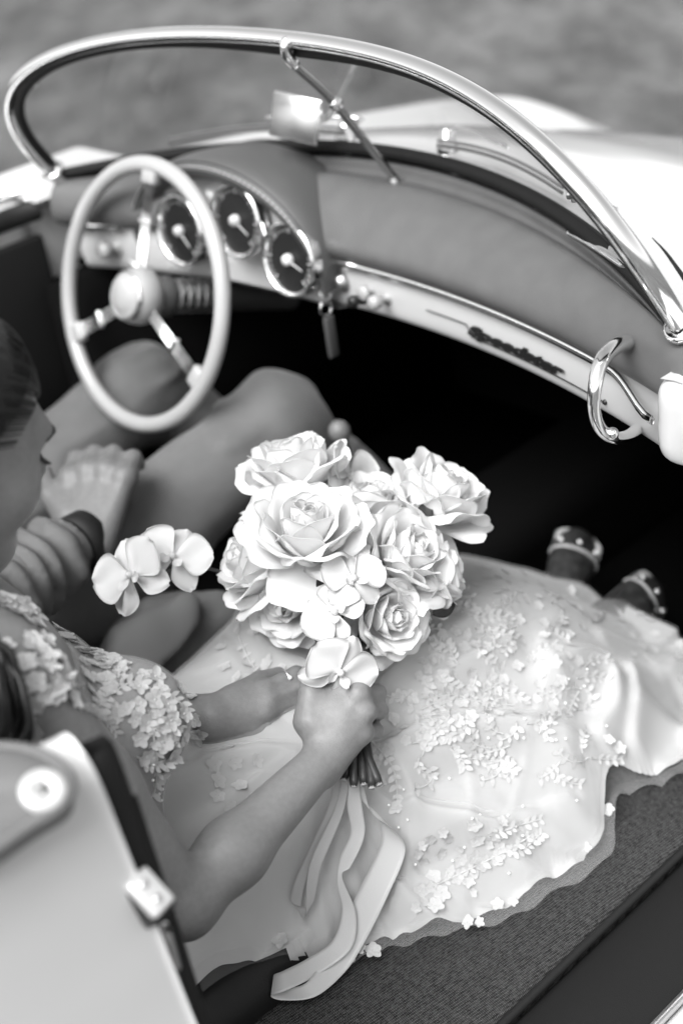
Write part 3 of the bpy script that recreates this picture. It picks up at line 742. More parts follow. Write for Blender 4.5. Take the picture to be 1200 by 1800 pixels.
# ------------------------------------------------------------------ body: joints
SHR = V3(.391, -.722, .790); ELR = at(322, 1590, 1.395); WRR = at(566, 1338, 1.512)
SHL = V3(.085, -.700, .785); ELL = V3(.06, -.60, .52); WRL = at(372, 1262, 1.605)
NB = V3(.240, -.735, .825); HC = V3(.268, -.675, .995)
hf = unit(V3(.02, .89, -.45)); hu = unit(V3(.05, .40, .93)); hu = unit(hu - hu.dot(hf) * hf); hr = np.cross(hf, hu)
HB = np.stack([hf, hr, hu], 1)
def H(f, r, u): return HC + hf * f + hr * r + hu * u
body = [
    s_ell((.240, -.700, .695), (.155, .090, .135), k=.03), s_ell((.270, -.655, .56), (.122, .085, .12), k=.06), s_ell((.275, -.645, .42), (.120, .12, .08), k=.06), s_ell((.262, -.622, .650), (.075, .048, .058), k=.04),
    s_cap(SHR + V3(-.05, 0, .0), SHL + V3(.05, 0, .0), .050, .050, k=.06),
    s_ell((.335, -.590, .648), (.058, .056, .060), k=.05), s_ell((.195, -.612, .645), (.052, .050, .054), k=.05),
    s_cap(NB + V3(0, .0, -.03), H(-.035, 0, -.085), .052, .047, k=.05),
    # right arm
    s_cap(SHR, SHR * .55 + ELR * .45, .044, .039, k=.04), s_cap(SHR * .6 + ELR * .4, ELR, .0395, .0315, k=.02),
    s_cap(ELR, ELR * .66 + WRR * .34, .0315, .0335, k=.02), s_cap(ELR * .66 + WRR * .34, WRR, .0335, .0225, k=.02),
    # left arm
    s_cap(SHL, ELL, .046, .037, k=.04), s_cap(ELL, WRL, .038, .026, k=.02),
    # legs
    s_cap((.325, -.60, .395), (.355, -.16, .425), .070, .052, k=.05), s_cap((.355, -.16, .425), at(1070, 1100, 2.02), .050, .032, k=.03),
    s_cap((.215, -.60, .405), (.235, -.14, .440), .075, .052, k=.05), s_cap((.235, -.14, .440), at(985, 1070, 2.10), .050, .032, k=.03),
]
# head
body += [
    s_ell(H(-.012, 0, .022), (.098, .074, .100), HB, k=.03), s_ell(H(.030, 0, -.042), (.062, .056, .072), HB, k=.04),
    s_ell(H(.072, 0, -.100), (.020, .022, .017), HB, k=.03), s_cap(H(-.005, .056, -.045), H(.060, .018, -.098), .020, .014, k=.035), s_cap(H(-.005, -.056, -.045), H(.060, -.018, -.098), .020, .014, k=.035),
    s_ell(H(.062, .036, -.036), (.024, .024, .026), HB, k=.03), s_ell(H(.062, -.036, -.036), (.024, .024, .026), HB, k=.03),
    s_cap(H(.083, .03, .018), H(.083, -.03, .018), .012, .012, k=.03),
    s_cap(H(.088, 0, .006), H(.111, 0, -.026), .0065, .0085, k=.015), s_ell(H(.102, .009, -.031), (.009, .007, .007), HB, k=.008), s_ell(H(.102, -.009, -.031), (.009, .007, .007), HB, k=.008),
    s_ell(H(.090, 0, -.058), (.010, .019, .006), HB, k=.010), s_ell(H(.089, 0, -.070), (.010, .017, .007), HB, k=.010),
    s_ell(H(.071, .030, -.002), (.014, .015, .012), HB, k=.006), s_ell(H(.071, -.030, -.002), (.014, .015, .012), HB, k=.006),
    s_ell(H(-.012, .076, -.012), (.016, .007, .028), HB, k=.008), s_ell(H(-.012, -.076, -.012), (.016, .007, .028), HB, k=.008),
]
# right hand closed round the stems
def chain(pts, rs, k=.006):
    return [s_cap(pts[i], pts[i + 1], rs[i], rs[i + 1], k=k if i == 0 else .004) for i in range(len(pts) - 1)]
RMC = [at(606, 1196, 1.533), at(630, 1220, 1.524), at(641, 1250, 1.523), at(636, 1288, 1.527)]
RPI = [at(650, 1181, 1.566), at(663, 1219, 1.556), at(667, 1249, 1.554), at(660, 1285, 1.553)]
RDI = [at(630, 1182, 1.600), at(642, 1222, 1.598), at(646, 1252, 1.596), at(642, 1286, 1.590)]
RTI = [at(606, 1196, 1.606), at(616, 1232, 1.606), at(620, 1260, 1.604), at(618, 1290, 1.598)]
for i in range(4):
    body.append(s_cap(WRR + (RMC[i] - RMC[1]) * .30, RMC[i], .0170, .0124 if i < 3 else .0112, k=.007))
r4 = [(.0108, .0098, .0086, .0074), (.0108, .0098, .0086, .0074), (.0102, .0094, .0082, .0072), (.0094, .0086, .0076, .0068)]
for i in range(4): body.append(s_ell(RMC[i] - C_F * .004, (.0105, .0105, .0105), k=.008))
for i in range(4): body += chain([RMC[i], RPI[i], RDI[i], RTI[i]], r4[i])
body += chain([at(545, 1268, 1.525), at(547, 1218, 1.533), at(560, 1190, 1.548), at(592, 1172, 1.566)], (.019, .0135, .0115, .0085), k=.016)
body.append(s_ell(at(590, 1262, 1.536), (.028, .022, .028), k=.012))
# left hand lying in the lap
LMC = [at(466, 1212, 1.618), at(474, 1232, 1.610), at(466, 1256, 1.606), at(444, 1282, 1.606)]
LPI = [at(520, 1184, 1.634), at(526, 1208, 1.622), at(520, 1232, 1.620), at(492, 1288, 1.612)]
LTI = [at(566, 1190, 1.646), at(572, 1214, 1.630), at(562, 1238, 1.630), at(536, 1272, 1.622)]
for i in range(4):
    body.append(s_cap(WRL + (LMC[i] - LMC[1]) * .40, LMC[i], .0165, .0108, k=.012))
    body += chain([LMC[i], LPI[i], LTI[i]], (.0100, .0086, .0070), k=.006)
body += chain([at(410, 1225, 1.615), at(455, 1196, 1.64), at(490, 1184, 1.655)], (.014, .0105, .008), k=.014)
# feet
F1 = [at(985, 1070, 2.10), at(998, 1010, 2.15), at(1016, 958, 2.19)]; F2 = [at(1070, 1100, 2.02), at(1112, 1078, 2.06), at(1142, 1046, 2.11)]
for Fq in (F1, F2):
    sd_ = unit(np.cross(Fq[2] - Fq[0], C_F)); body.append(s_cap(Fq[0], Fq[1], .029, .021, k=.03)); fd_ = unit(Fq[2] - Fq[0]); tp_ = unit(-C_F + C_F.dot(fd_) * fd_); body.append(s_ell(Fq[1] * .35 + Fq[2] * .65 - tp_ * .004, (.050, .034, .016), basis(fd_, tp_), k=.03)); body += [s_ell(Fq[2] + fd_ * (.014 - .004 * q_) + sd_ * (q_ - 1.6) * .0125, (.014, .0068, .007), basis(fd_, tp_), k=.004) for q_ in range(5)]
eye_cut = [s_ell(H(.093, .031, .004), (.012, .016, .009), HB, k=.012), s_ell(H(.093, -.031, .004), (.012, .016, .009), HB, k=.012)]
bv, bq = nets(sdf(body, eye_cut), (-.02, -.88, .20), (.56, .38, 1.14), .003)
bv = relax(bv, bq, 2)
bo = add('body', (bv, bq), M['skin'], bride)
BODY_T = bvh(bv, bq)
# sheer bodice: the torso surface lifted a touch
_t = sdf(body[:3] + body[3:4] + body[4:7])(bv); _a = sdf([p for p in body[8:14]])(bv)
_n = np.zeros_like(bv); _fn = np.cross(bv[bq[:, 2]] - bv[bq[:, 0]], bv[bq[:, 3]] - bv[bq[:, 1]])
for k_ in range(4):
    for c_ in range(3): _n[:, c_] += np.bincount(bq[:, k_], _fn[:, c_], len(bv))
_n /= np.linalg.norm(_n, axis=1, keepdims=True) + 1e-12
_ok = (_t < .006) & (_a > .004) & (bv[:, 2] < .775 + .25 * (bv[:, 1] + .70) * -1) & (bv[:, 2] > .46)
_fk = bq[_ok[bq].all(1)]; _u, _inv = np.unique(_fk, return_inverse=True)
bodice = add('bodice', (bv[_u] + _n[_u] * .0016, _inv.reshape(-1, 4)), M['tulle'], bride)
# face details: brow, lashes, lips
def face_pt(f, r, u, off=.0006):
    p = H(f, r, u); o = H(-.02, r * .6, u); h = BODY_T.ray_cast(Vector(p + (p - o)), Vector(unit(o - p)))
    return np.array(h[0]) + np.array(h[1]) * off if h[0] is not None else p
for s in (1, -1):
    br = np.array([face_pt(.085, s * r, u) for r, u in ((.012, .019), (.024, .023), (.036, .0225), (.047, .016))]); add('eyebrow', tube(catmull(br, 16), np.interp(np.linspace(0, 1, 16), [0, .4, 1], [.0024, .003, .0012]), 6), M['lash'], bo)
    L = []
    for r in np.linspace(.018, .044, 22):
        a = face_pt(.085, s * r, -.004); L.append(tube(catmull([a, a + hf * .006 - hu * .004, a + hf * .011 - hu * .002 + hr * s * (r - .03) * .25], 5), [.0007, .0006, .0005, .0004, .0002], 4))
    add('eyelashes', join(*L), M['lash'], bo)

# hair: combed shell plus strands
def hair_shell():
    base = [s_ell(H(-.016, 0, .026), (.103, .0795, .104), HB), s_ell(H(-.07, 0, -.03), (.055, .062, .07), HB, k=.04), s_ell(H(-.105, 0, -.055), (.045, .045, .045), HB, k=.03)]
    def half(P):
        q = P - HC; return (q @ hf) - .060 + .62 * np.minimum(0, (q @ hu) - .085) * -1.0 * -1.0
    f0 = sdf(base)
    def f(P):
        q = P - HC; fu = q @ hu; ff = q @ hf; rr = np.abs(q @ hr)
        line = .082 - np.maximum(0, .088 - fu) * .78 - rr * .10
        cut = (ff - line) * .75
        a = f0(P) + .0014 * np.sin(rr * 900 + fu * 40) * 0.6 + vnoise(P @ np.stack([hf * .12, hr, hu], 1), 260) * .0016
        h = np.clip(.5 + .5 * (a - cut) / .012, 0, 1); return a * h + cut * (1 - h) + .012 * h * (1 - h)
    return f
hs = nets_obj('hair', hair_shell(), HC - .2, HC + .17, .003, M['hair'], bride, 1)
S = []
for i in range(260):
    th = R_(-100 + 200 * rng.random()); r0 = .081 * math.sin(th); u0 = .026 + .106 * math.cos(th)
    pts = []
    for k in np.linspace(0, 1, 9):
        fr_ = (.075 - max(0, .088 - u0) * .55) * (1 - k) + (-.105) * k
        e_ = max(0.05, 1 - ((fr_ + .016) / .106) ** 2) ** .5
        lift = .0008 + .0016 * rng.random() * .3
        rr_ = r0 * e_ * (1 - .35 * k ** 2); uu_ = .026 + (u0 - .026) * e_ * (1 - .5 * k ** 2) - .02 * k ** 2
        n_ = unit(V3(0, rr_, uu_ - .026) + 1e-6); pts.append(H(fr_, rr_ + n_[1] * lift, uu_ + n_[2] * lift))
    S.append(tube(catmull(pts, 18), .0006, 4, cap=False))
so = add('hair_strands', join(*S), M['hair'], hs); so['kind'] = 'stuff'
# loose lock behind the shoulder
S = []
for i in range(70):
    j = rng.normal(0, 1, 3) * V3(.010, .008, .006)
    c = catmull([H(-.11, .02, -.07), V3(.335, -.81, .90) + j, at(-30, 1150, 1.20) + j, at(2, 1215, 1.195) + j * 1.3, at(8, 1270, 1.20) + j * 1.2, at(-12, 1320, 1.205) + j * .5], 26)
    S.append(tube(c, np.interp(np.linspace(0, 1, 26), [0, .3, .9, 1], [.003, .004, .003, .0005]), 5, cap=False))
so = add('hair_lock', join(*S), M['hair'], hs); so['kind'] = 'stuff'

# ring
rp = LMC[0] * .30 + LPI[0] * .70; rx = unit(LPI[0] - LMC[0]); rgb = basis(rx, -C_F)
a = np.linspace(0, 2 * np.pi, 28, endpoint=False)
rgo = add('ring', tube(rp + .0094 * (np.cos(a)[:, None] * rgb[:, 1] + np.sin(a)[:, None] * rgb[:, 2]), .0012, 6, closed=True), M['chrome'], bride)
add('ring_stone', lathe([(.0001, .0025), (.002, .0022), (.0028, .0010), (.0014, -.001)], rp + rgb[:, 2] * .0105, rgb[:, 2], 8), M['bead'], rgo, smooth=False)
# finger nails on the left hand
for i in range(4):
    d = unit(LTI[i] - LPI[i]); B_ = basis(d, -C_F * .7 + V3(0, 0, .5)); add('fingernail', box(LTI[i] + d * .002 + B_[:, 2] * .0058, (.0048, .0036, .0010), B_, .0009, 2), M['nail'], bo)

# sandals
for Fq in (F1, F2):
    d = unit(Fq[2] - Fq[0]); sdv = unit(np.cross(d, C_F)); n_ = np.cross(sdv, d)
    if n_ @ C_F > 0: n_ = -n_
    top = -1 * C_F - d * (-C_F @ d); top = unit(top)
    sn_ = add('sandal', solid(np.array([[Fq[0] * (1 - t) + Fq[2] * t + d * .018 * t - top * (.030 - .009 * t) + sdv * w * (.024 + .010 * t) for w in np.linspace(-1, 1, 9)] for t in np.linspace(-.2, 1.1, 16)]), .007), M['sandal'], bride)
    add('shade_upper', nets_vf(sdf([s_cap(Fq[0] * .75 + Fq[1] * .25, Fq[1], .031, .025), s_ell(Fq[1] * .35 + Fq[2] * .65 - top * .003, (.058, .037, .0205), basis(d, top), k=.03)]), np.minimum(Fq[0], Fq[2]) - .07, np.maximum(Fq[0], Fq[2]) + .07, .004), M['shoe_shade'], sn_)  # dark upper added over the foot to stand in for footwell shade
    for t in (.80,):
        c = Fq[0] * (1 - t) + Fq[2] * t; w_ = .034 + .003 * t
        arc = np.array([c + sdv * w_ * math.cos(p) * 1.05 + top * (.038 - .014 * t) * math.sin(p) - top * .006 for p in np.linspace(-.2, np.pi + .2, 18)])
        add('strap', tube(arc, .0038, 6, rb=.0016, up=d), M['strap'], sn_)
        for ib in (4, 8, 12): add('strap_bead', lathe([(.0001, .003), (.003, .002), (.004, 0)], arc[ib] + top * .002 + d * .012, top, 8), M['bead'], sn_)
    c = Fq[0] - d * .012; leg = unit(V3(0, -1, .4)); b_ = basis(leg, top)
    a = np.linspace(0, 2 * np.pi, 28, endpoint=False)
    add('ankle_strap', tube(c + .0375 * (np.cos(a)[:, None] * b_[:, 1] + np.sin(a)[:, None] * b_[:, 2]), .0045, 6, closed=True, rb=.0015, up=leg), M['strap'], sn_)
    add('toe_rim', tube(catmull([Fq[2] - sdv * .034 - d * .01, Fq[2] - sdv * .030 + d * .014, Fq[2] + sdv * .0 + d * .024, Fq[2] + sdv * .030 + d * .014, Fq[2] + sdv * .034 - d * .01], 16), .0045, 8), M['sandal_rim'], sn_)
    hl = Fq[0] - top * .036 - d * .02; add('heel', tube(np.stack([hl, hl - top * .03 - V3(0, 0, .04)]), [.012, .007], 10), M['sandal'], sn_)

# ------------------------------------------------------------------ skirt
ctrl = []
def row(y, *xz): ctrl.extend([(x, y, z) for x, z in xz])
row(-.66, (.14, .50), (.25, .545), (.34, .53), (.40, .44), (.43, .35))
row(-.56, (.12, .47), (.25, .53), (.34, .52), (.40, .45), (.435, .345))
row(-.45, (.09, .45), (.17, .525), (.28, .528), (.37, .51), (.43, .43), (.475, .33))
row(-.30, (.08, .44), (.14, .535), (.24, .555), (.35, .545), (.43, .49), (.49, .40), (.55, .315))
row(-.15, (.10, .43), (.165, .525), (.25, .548), (.36, .54), (.45, .475), (.52, .385), (.585, .315))
row(.00, (.14, .40), (.20, .47), (.27, .492), (.36, .485), (.44, .44), (.505, .375), (.60, .314))
row(.11, (.17, .35), (.225, .400), (.29, .405), (.37, .385), (.46, .35), (.56, .312))
row(.20, (.20, .31), (.27, .345), (.36, .335), (.46, .33), (.58, .310))
ctrl = np.array(ctrl)
def tps_fit(P, z, lam=1e-5):
    n = len(P); d = np.linalg.norm(P[:, None] - P[None], axis=2); K = np.where(d > 0, d ** 2 * np.log(d + 1e-12), 0) + lam * np.eye(n)
    Q = np.concatenate([np.ones((n, 1)), P], 1); A = np.block([[K, Q], [Q.T, np.zeros((3, 3))]]); w = np.linalg.solve(A, np.concatenate([z, np.zeros(3)])); return w
TW = tps_fit(ctrl[:, :2], ctrl[:, 2])
def skirt_z(xy):
    out = []
    for s in range(0, len(xy), 4000):
        q = xy[s:s + 4000]; d = np.linalg.norm(q[:, None] - ctrl[None, :, :2], axis=2); K = np.where(d > 0, d ** 2 * np.log(d + 1e-12), 0)
        out.append(K @ TW[:-3] + TW[-3] + q @ TW[-2:])
    return np.concatenate(out)
LB = np.array([(.10, -.68), (.09, -.56), (.075, -.45), (.07, -.30), (.09, -.15), (.125, .0), (.165, .10), (.205, .165), (.225, .19)])
HM = np.array([(.425, -.68), (.43, -.61), (.45, -.54), (.475, -.475), (.515, -.40), (.555, -.335), (.575, -.255), (.590, -.18), (.552, -.105), (.575, -.055), (.585, .005), (.580, .08), (.60, .17)])
NU, NV = 260, 150
lb = catmull(LB, NU); hm = catmull(HM, NU)
_hp = np.stack([hm[:, 0], hm[:, 1], 0 * hm[:, 0]], 1); hm = hm + np.stack([vnoise(_hp + 1.7, 22) * .014 + vnoise(_hp + 5, 60) * .006, vnoise(_hp + 3.1, 30) * .008], 1) * np.linspace(.25, 1, NU)[:, None]
def skirt_surface(ext=0.0, lift=0.0, amp=1.0):
    v = np.linspace(0, 1 + ext, NV)
    XY = lb[:, None] + (hm - lb)[:, None] * v[None, :, None]
    XY = XY.reshape(-1, 2); Z = skirt_z(np.stack([XY[:, 0], XY[:, 1]], 1))
    piv = np.array([.385, -.40]); q = XY - piv; th = np.arctan2(q[:, 1], q[:, 0]); rad = np.linalg.norm(q, axis=1)
    P3 = np.stack([XY[:, 0], XY[:, 1], 0 * th], 1)
    vv_ = np.tile(v, NU)
    side = smooth01((vv_ - .45) / .35)
    thn = th + vnoise(P3 + 3, 7) * .5
    fold = (.55 * np.sin(thn * 13 + .6) + .35 * np.sin(thn * 23 + 2.1) + .2 * np.sin(thn * 37)) * smooth01(rad / .16) * side
    Zf = Z + .0130 * amp * fold
    # soft wrinkles over the lap, drawn across the legs
    lap = np.exp(-((vv_ - .42) / .25) ** 2)
    Zf += amp * lap * (.006 * vnoise(np.stack([XY[:, 0] * .5 + XY[:, 1] * .2, XY[:, 1] * 1.6, 0 * th], 1) + 9, 11) + .0035 * vnoise(P3 + 17, 26))
    # the heavy overfold along the shins
    ln = np.array([at(735, 1468, 1.6)[:2], at(860, 1425, 1.6)[:2], at(980, 1392, 1.6)[:2], at(1060, 1375, 1.62)[:2]]); lnc = catmull(ln, 40)
    dd = np.linalg.norm(XY[:, None] - lnc[None], axis=2).min(1)
    sgn = np.sign((XY[:, 0] - np.interp(XY[:, 1], lnc[np.argsort(lnc[:, 1])][:, 1], lnc[np.argsort(lnc[:, 1])][:, 0])))
    Zf += amp * (.016 * np.exp(-(dd / .022) ** 2) * (sgn < 0) - .010 * np.exp(-(dd / .016) ** 2) * (sgn > 0) + .012 * np.exp(-((dd - .045) / .025) ** 2) * (sgn > 0))
    for pts, A_, w_ in FOLDS:
        cc2 = catmull(pts, 40); dd = np.linalg.norm(XY[:, None] - cc2[None], axis=2).min(1)
        Zf = Zf + amp * A_ * np.exp(-(dd / w_) ** 1.5)
    # valley between the two lower legs
    Zf -= .012 * np.exp(-((XY[:, 0] - .315 - .1 * XY[:, 1]) / .030) ** 2) * smooth01((XY[:, 1] + .25) / .2)
    Zf += .003 * amp * vnoise(P3 + 31, 40) * side
    rg_ = 1 - np.abs(2 * vnoise(np.stack([XY[:, 0] * 1.0 + .35 * XY[:, 1], XY[:, 1] * .38, 0 * th], 1) + 41, 24)); rg2 = 1 - np.abs(2 * vnoise(np.stack([XY[:, 0] * .45, XY[:, 1] - .5 * XY[:, 0], 0 * th], 1) + 61, 26))
    along = np.sin(2 * np.pi * (vv_ * 4.1 + .9 * vnoise(np.stack([XY[:, 0], XY[:, 1] * .6, 0 * th], 1) + 71, 7) + .25 * XY[:, 1] / .3)); along = np.sign(along) * np.abs(along) ** 1.2
    Zf += amp * .0115 * along * side * smooth01((XY[:, 1] + .42) / .15)
    Zf += amp * (.004 * np.clip(rg_ - .72, 0, 1) / .28 * (.15 + side) * .6 + .002 * np.clip(rg2 - .75, 0, 1) / .25 * lap)
    floor = .302 - .2 * np.maximum(0, vv_ - 1.0) * 0
    Zf = np.where((XY[:, 0] > .36) & (XY[:, 0] <= .45), np.maximum(Zf, .352), Zf)
    Zf = np.where(XY[:, 0] > .45, np.maximum(Zf, floor + .004 * (1 + np.sin(thn * 30)) * side), Zf)
    return np.stack([XY[:, 0], XY[:, 1], Zf + lift], 1).reshape(NU, NV, 3)
FOLDS = []
_S0 = skirt_surface(0, 0, 0.0); _T0 = bvh(*grid(_S0))
def fold(A_, w_, *px):
    P = [cast(_T0, *p)[0] for p in px]; P = [p[:2] for p in P if p is not None]
    if len(P) >= 2: FOLDS.append((np.array(P), A_, w_))
fold(.020, .016, (985, 1185), (1040, 1165), (1085, 1200), (1090, 1260), (1060, 1300)); fold(.016, .014, (1110, 1180), (1125, 1240), (1120, 1310)); fold(-.010, .010, (1100, 1190), (1105, 1250), (1095, 1310))
fold(.012, .014, (720, 1345), (820, 1310), (930, 1300), (1040, 1330)); fold(-.010, .009, (760, 1375), (860, 1345), (960, 1340), (1060, 1355), (1150, 1345)); fold(.012, .014, (900, 1330), (1000, 1350), (1120, 1350))
fold(.016, .026, (800, 1520), (900, 1470), (1000, 1420)); fold(-.008, .008, (850, 1465), (930, 1430), (1010, 1405)); fold(.008, .010, (740, 1250), (800, 1180), (900, 1130)); fold(-.007, .010, (700, 1230), (760, 1170), (860, 1100))
fold(.010, .009, (690, 1330), (725, 1400), (735, 1450)); fold(-.009, .008, (660, 1340), (700, 1430), (690, 1520)); fold(.009, .010, (500, 1500), (480, 1580), (440, 1660)); fold(-.008, .008, (540, 1500), (520, 1590), (480, 1680)); fold(.009, .009, (600, 1480), (590, 1570), (560, 1650)); fold(.008, .01, (420, 1420), (400, 1520), (370, 1600))
fold(.010, .010, (420, 1090), (470, 1140), (560, 1180)); fold(-.008, .008, (400, 1110), (440, 1160), (500, 1200)); fold(.007, .009, (360, 1330), (450, 1320), (520, 1330)); fold(-.006, .007, (370, 1360), (450, 1350), (520, 1370)); fold(.012, .012, (1060, 1120), (1120, 1140), (1190, 1130))
SK = skirt_surface()
sk = add('skirt', grid(SK), M['satin'], bride)
sk.data.materials.append(M['satin'])
sv_, sq_ = grid(SK); SKIRT_T = bvh(sv_, sq_)
TU = skirt_surface(.045, .005, 1.15)
TU[:, -9:, 2] = np.minimum(TU[:, -9:, 2], .318 + .010 * np.abs(np.sin(np.arange(NU) * .21))[:, None] * np.linspace(0, 1, 9)[None])
tu = add('tulle_overlay', grid(TU[12:]), M['tulle'], sk)
# bodice waist: satin from the waist up under the lace
# ------------------------------------------------------------------ the driver
M['trousers'] = mat('grey_trousers', 0.10, 0.8, var=0.12, vscale=18, bump=0.2, bscale=900, sheen=0.2)
M['shirt'] = mat('grey_shirt', 0.10, 0.75, bump=0.2, bscale=700)
M['cloth_grey'] = mat('grey_cloth', 0.085, 0.75, bump=0.2, bscale=800)
M['hair_man'] = mat('brown_hair', 0.02, 0.5)
man = thing('person', 'person in grey trousers and rolled sleeve behind the steering wheel, hand on thigh', 'person')
HIPR, KNR, ANR = V3(-.20, -.56, .400), V3(-.155, .015, .575), V3(-.13, .27, .22)
HIPL, KNL, ANL = V3(-.44, -.56, .390), V3(-.475, -.01, .555), V3(-.42, .27, .22)
MSR, MEL, MWR = V3(-.14, -.80, .86), at(-75, 1085, 1.72), at(148, 952, 1.888)
MSL = V3(-.56, -.80, .86)
MH = V3(-.35, -.70, 1.12)
mb = [s_ell((-.33, -.66, .46), (.19, .15, .12)), s_ell((-.34, -.72, .62), (.17, .11, .16), k=.06), s_ell((-.35, -.76, .78), (.19, .115, .13), k=.05),
      s_cap((-.35, -.78, .88), MH + V3(0, -.02, -.09), .055, .052, k=.05), s_ell(MH + V3(0, .0, .02), (.078, .10, .105), k=.03), s_ell(MH + V3(0, .045, -.055), (.058, .055, .07), k=.04), s_cap(MH + V3(0, .098, .0), MH + V3(0, .118, -.035), .008, .012, k=.015),
      s_cap(HIPR, KNR, .082, .056, k=.05), s_cap(KNR, ANR, .052, .036, k=.03), s_cap(HIPL, KNL, .082, .056, k=.05), s_cap(KNL, ANL, .052, .036, k=.03),
      s_cap(MSR, MEL, .052, .042, k=.04), s_cap(MEL, MEL * .6 + MWR * .4, .042, .045, k=.02), s_cap(MEL * .6 + MWR * .4, MWR, .044, .0285, k=.02),
      s_cap(MSL, V3(-.60, -.52, .62), .052, .042, k=.04), s_cap(V3(-.60, -.52, .62), V3(-.52, -.30, .60), .040, .030, k=.02), s_ell((-.51, -.26, .60), (.045, .06, .025), k=.02)]
MMC = [at(124, 840, 1.934), at(157, 828, 1.928), at(190, 827, 1.920), at(221, 838, 1.911)]
MPI = [at(134, 806, 1.958), at(166, 797, 1.952), at(200, 797, 1.944), at(234, 806, 1.934)]
MTI = [at(148, 812, 2.005), at(178, 806, 2.000), at(211, 806, 1.992), at(244, 816, 1.982)]
for i in range(4):
    mb.append(s_cap(MWR + (MMC[i] - MMC[1]) * .45, MMC[i], .020, .0140, k=.012)); mb += chain([MMC[i], MPI[i], MTI[i]], (.0142, .0126, .0098), k=.012); mb.append(s_ell(MMC[i] - C_F * .004, (.013, .013, .013), k=.012))
mb += chain([at(118, 910, 1.91), at(88, 870, 1.93), at(78, 830, 1.955)], (.019, .0145, .011), k=.016)
mv, mq = nets(sdf(mb), (-.72, -.95, .2), (.0, .46, 1.29), .0048)
mo = add('body', (relax(mv, mq, 2), mq), M['skin_man'], man)
# hair cap
add('hair', nets_vf(sdf([s_ell(MH + V3(0, -.014, .03), (.086, .105, .108))], cuts=[s_box(MH + V3(0, .12, -.05), (.2, .08, .10), .02, k=.01), s_box(MH + V3(0, 0, -.12), (.2, .2, .08), .01, k=.01)]), MH - .16, MH + .18, .007), M['hair_man'], man)
# trousers: folds gather at hip and knee
def tr_disp(P):
    d1 = vnoise(np.stack([P[:, 0] * 1.0, P[:, 1] * .35, P[:, 2] * 1.0], 1) + 4, 18) * .003
    d2 = .002 * np.sin((P[:, 0] * .7 + P[:, 1] * 1.0 + P[:, 2] * .6) * 62 + 3 * vnoise(P, 9)) * np.exp(-((P[:, 1] - .0) / .09) ** 2)
    d3 = .003 * np.sin((P[:, 0] * .5 - P[:, 1] * .9 + P[:, 2]) * 75) * np.exp(-((P[:, 1] + .42) / .12) ** 2)
    rg = 1 - np.abs(2 * vnoise(np.stack([P[:, 0] * 1.2, P[:, 1] * .5 + P[:, 2] * .4, P[:, 2] * .8], 1) + 2, 16)); return d1 + d2 + d3 - .005 * np.clip(rg - .7, 0, 1) / .3
tro = [s_cap(HIPR, KNR, .100, .068, k=.05), s_cap(KNR, ANR, .060, .050, k=.05), s_cap(HIPL, KNL, .096, .068, k=.05), s_cap(KNL, ANL, .066, .055, k=.035), s_ell((-.33, -.62, .43), (.20, .16, .11), k=.05)]
add('trousers', nets_vf(sdf(tro, disp=tr_disp), (-.66, -.85, .13), (.06, .48, .72), .0055), M['trousers'], man)
# shirt with the sleeve rolled below the elbow
def sh_disp(P):
    d = .006 * np.sin((P @ unit(MWR - MEL)) * 190 + 9 * vnoise(P, 16)) + vnoise(P + 2, 34) * .014; return d
SLV = MEL * .30 + MWR * .70
sht = [s_ell((-.34, -.70, .58), (.195, .14, .20)), s_ell((-.35, -.76, .78), (.21, .135, .14), k=.06), s_cap(MSR, MEL, .064, .056, k=.05), s_cap(MEL, SLV, .058, .052, k=.03), s_cap(MSL, V3(-.60, -.52, .62), .064, .055, k=.05), s_cap(V3(-.60, -.52, .62), V3(-.55, -.38, .61), .052, .045, k=.03)]
add('shirt', nets_vf(sdf(sht, disp=sh_disp), (-.74, -.98, .36), (.02, -.22, .96), .006), M['shirt'], man)
# wristband
wd = unit(MWR - MEL); wb = basis(wd, -C_F); a = np.linspace(0, 2 * np.pi, 40, endpoint=False)
wc = MWR - wd * .004
band = tube(wc + .0345 * (np.cos(a)[:, None] * wb[:, 1] + np.sin(a)[:, None] * wb[:, 2]), .0030, 8, closed=True, rb=.0125, up=None)
bandP = []
for dx, rr in ((-.017, .036), (-.016, .0425), (.015, .0415), (.017, .035)): bandP.append(wc + wd * dx + rr * (np.cos(a)[:, None] * wb[:, 1] + np.sin(a)[:, None] * wb[:, 2] * .95))
add('wristband', grid(np.array(bandP), True, True), M['rubber'], man)

# crumpled cloth between the seats
cl = [s_ell(at(255, 1140, 1.90), (.055, .060, .045)), s_ell(at(300, 1105, 1.93), (.05, .06, .04), k=.02), s_ell(at(355, 1085, 1.97), (.05, .05, .032), k=.015), s_ell(at(240, 1195, 1.90), (.05, .06, .05), k=.02), s_ell(at(330, 1180, 1.95), (.06, .05, .05), k=.03)]
def cl_disp(P): return .007 * np.sin((P[:, 0] * .8 + P[:, 2] * .9 - .2 * P[:, 1]) * 95 + 5 * vnoise(P, 18)) + vnoise(P + 5, 24) * .016
cc_ = at(295, 1130, 1.93)
jk = add('crumpled_cloth', nets_vf(sdf(cl, disp=cl_disp), cc_ - .16, cc_ + .16, .005), M['cloth_grey'])
jk['label'] = 'crumpled dark grey cloth lying between the two seats'; jk['category'] = 'jacket'
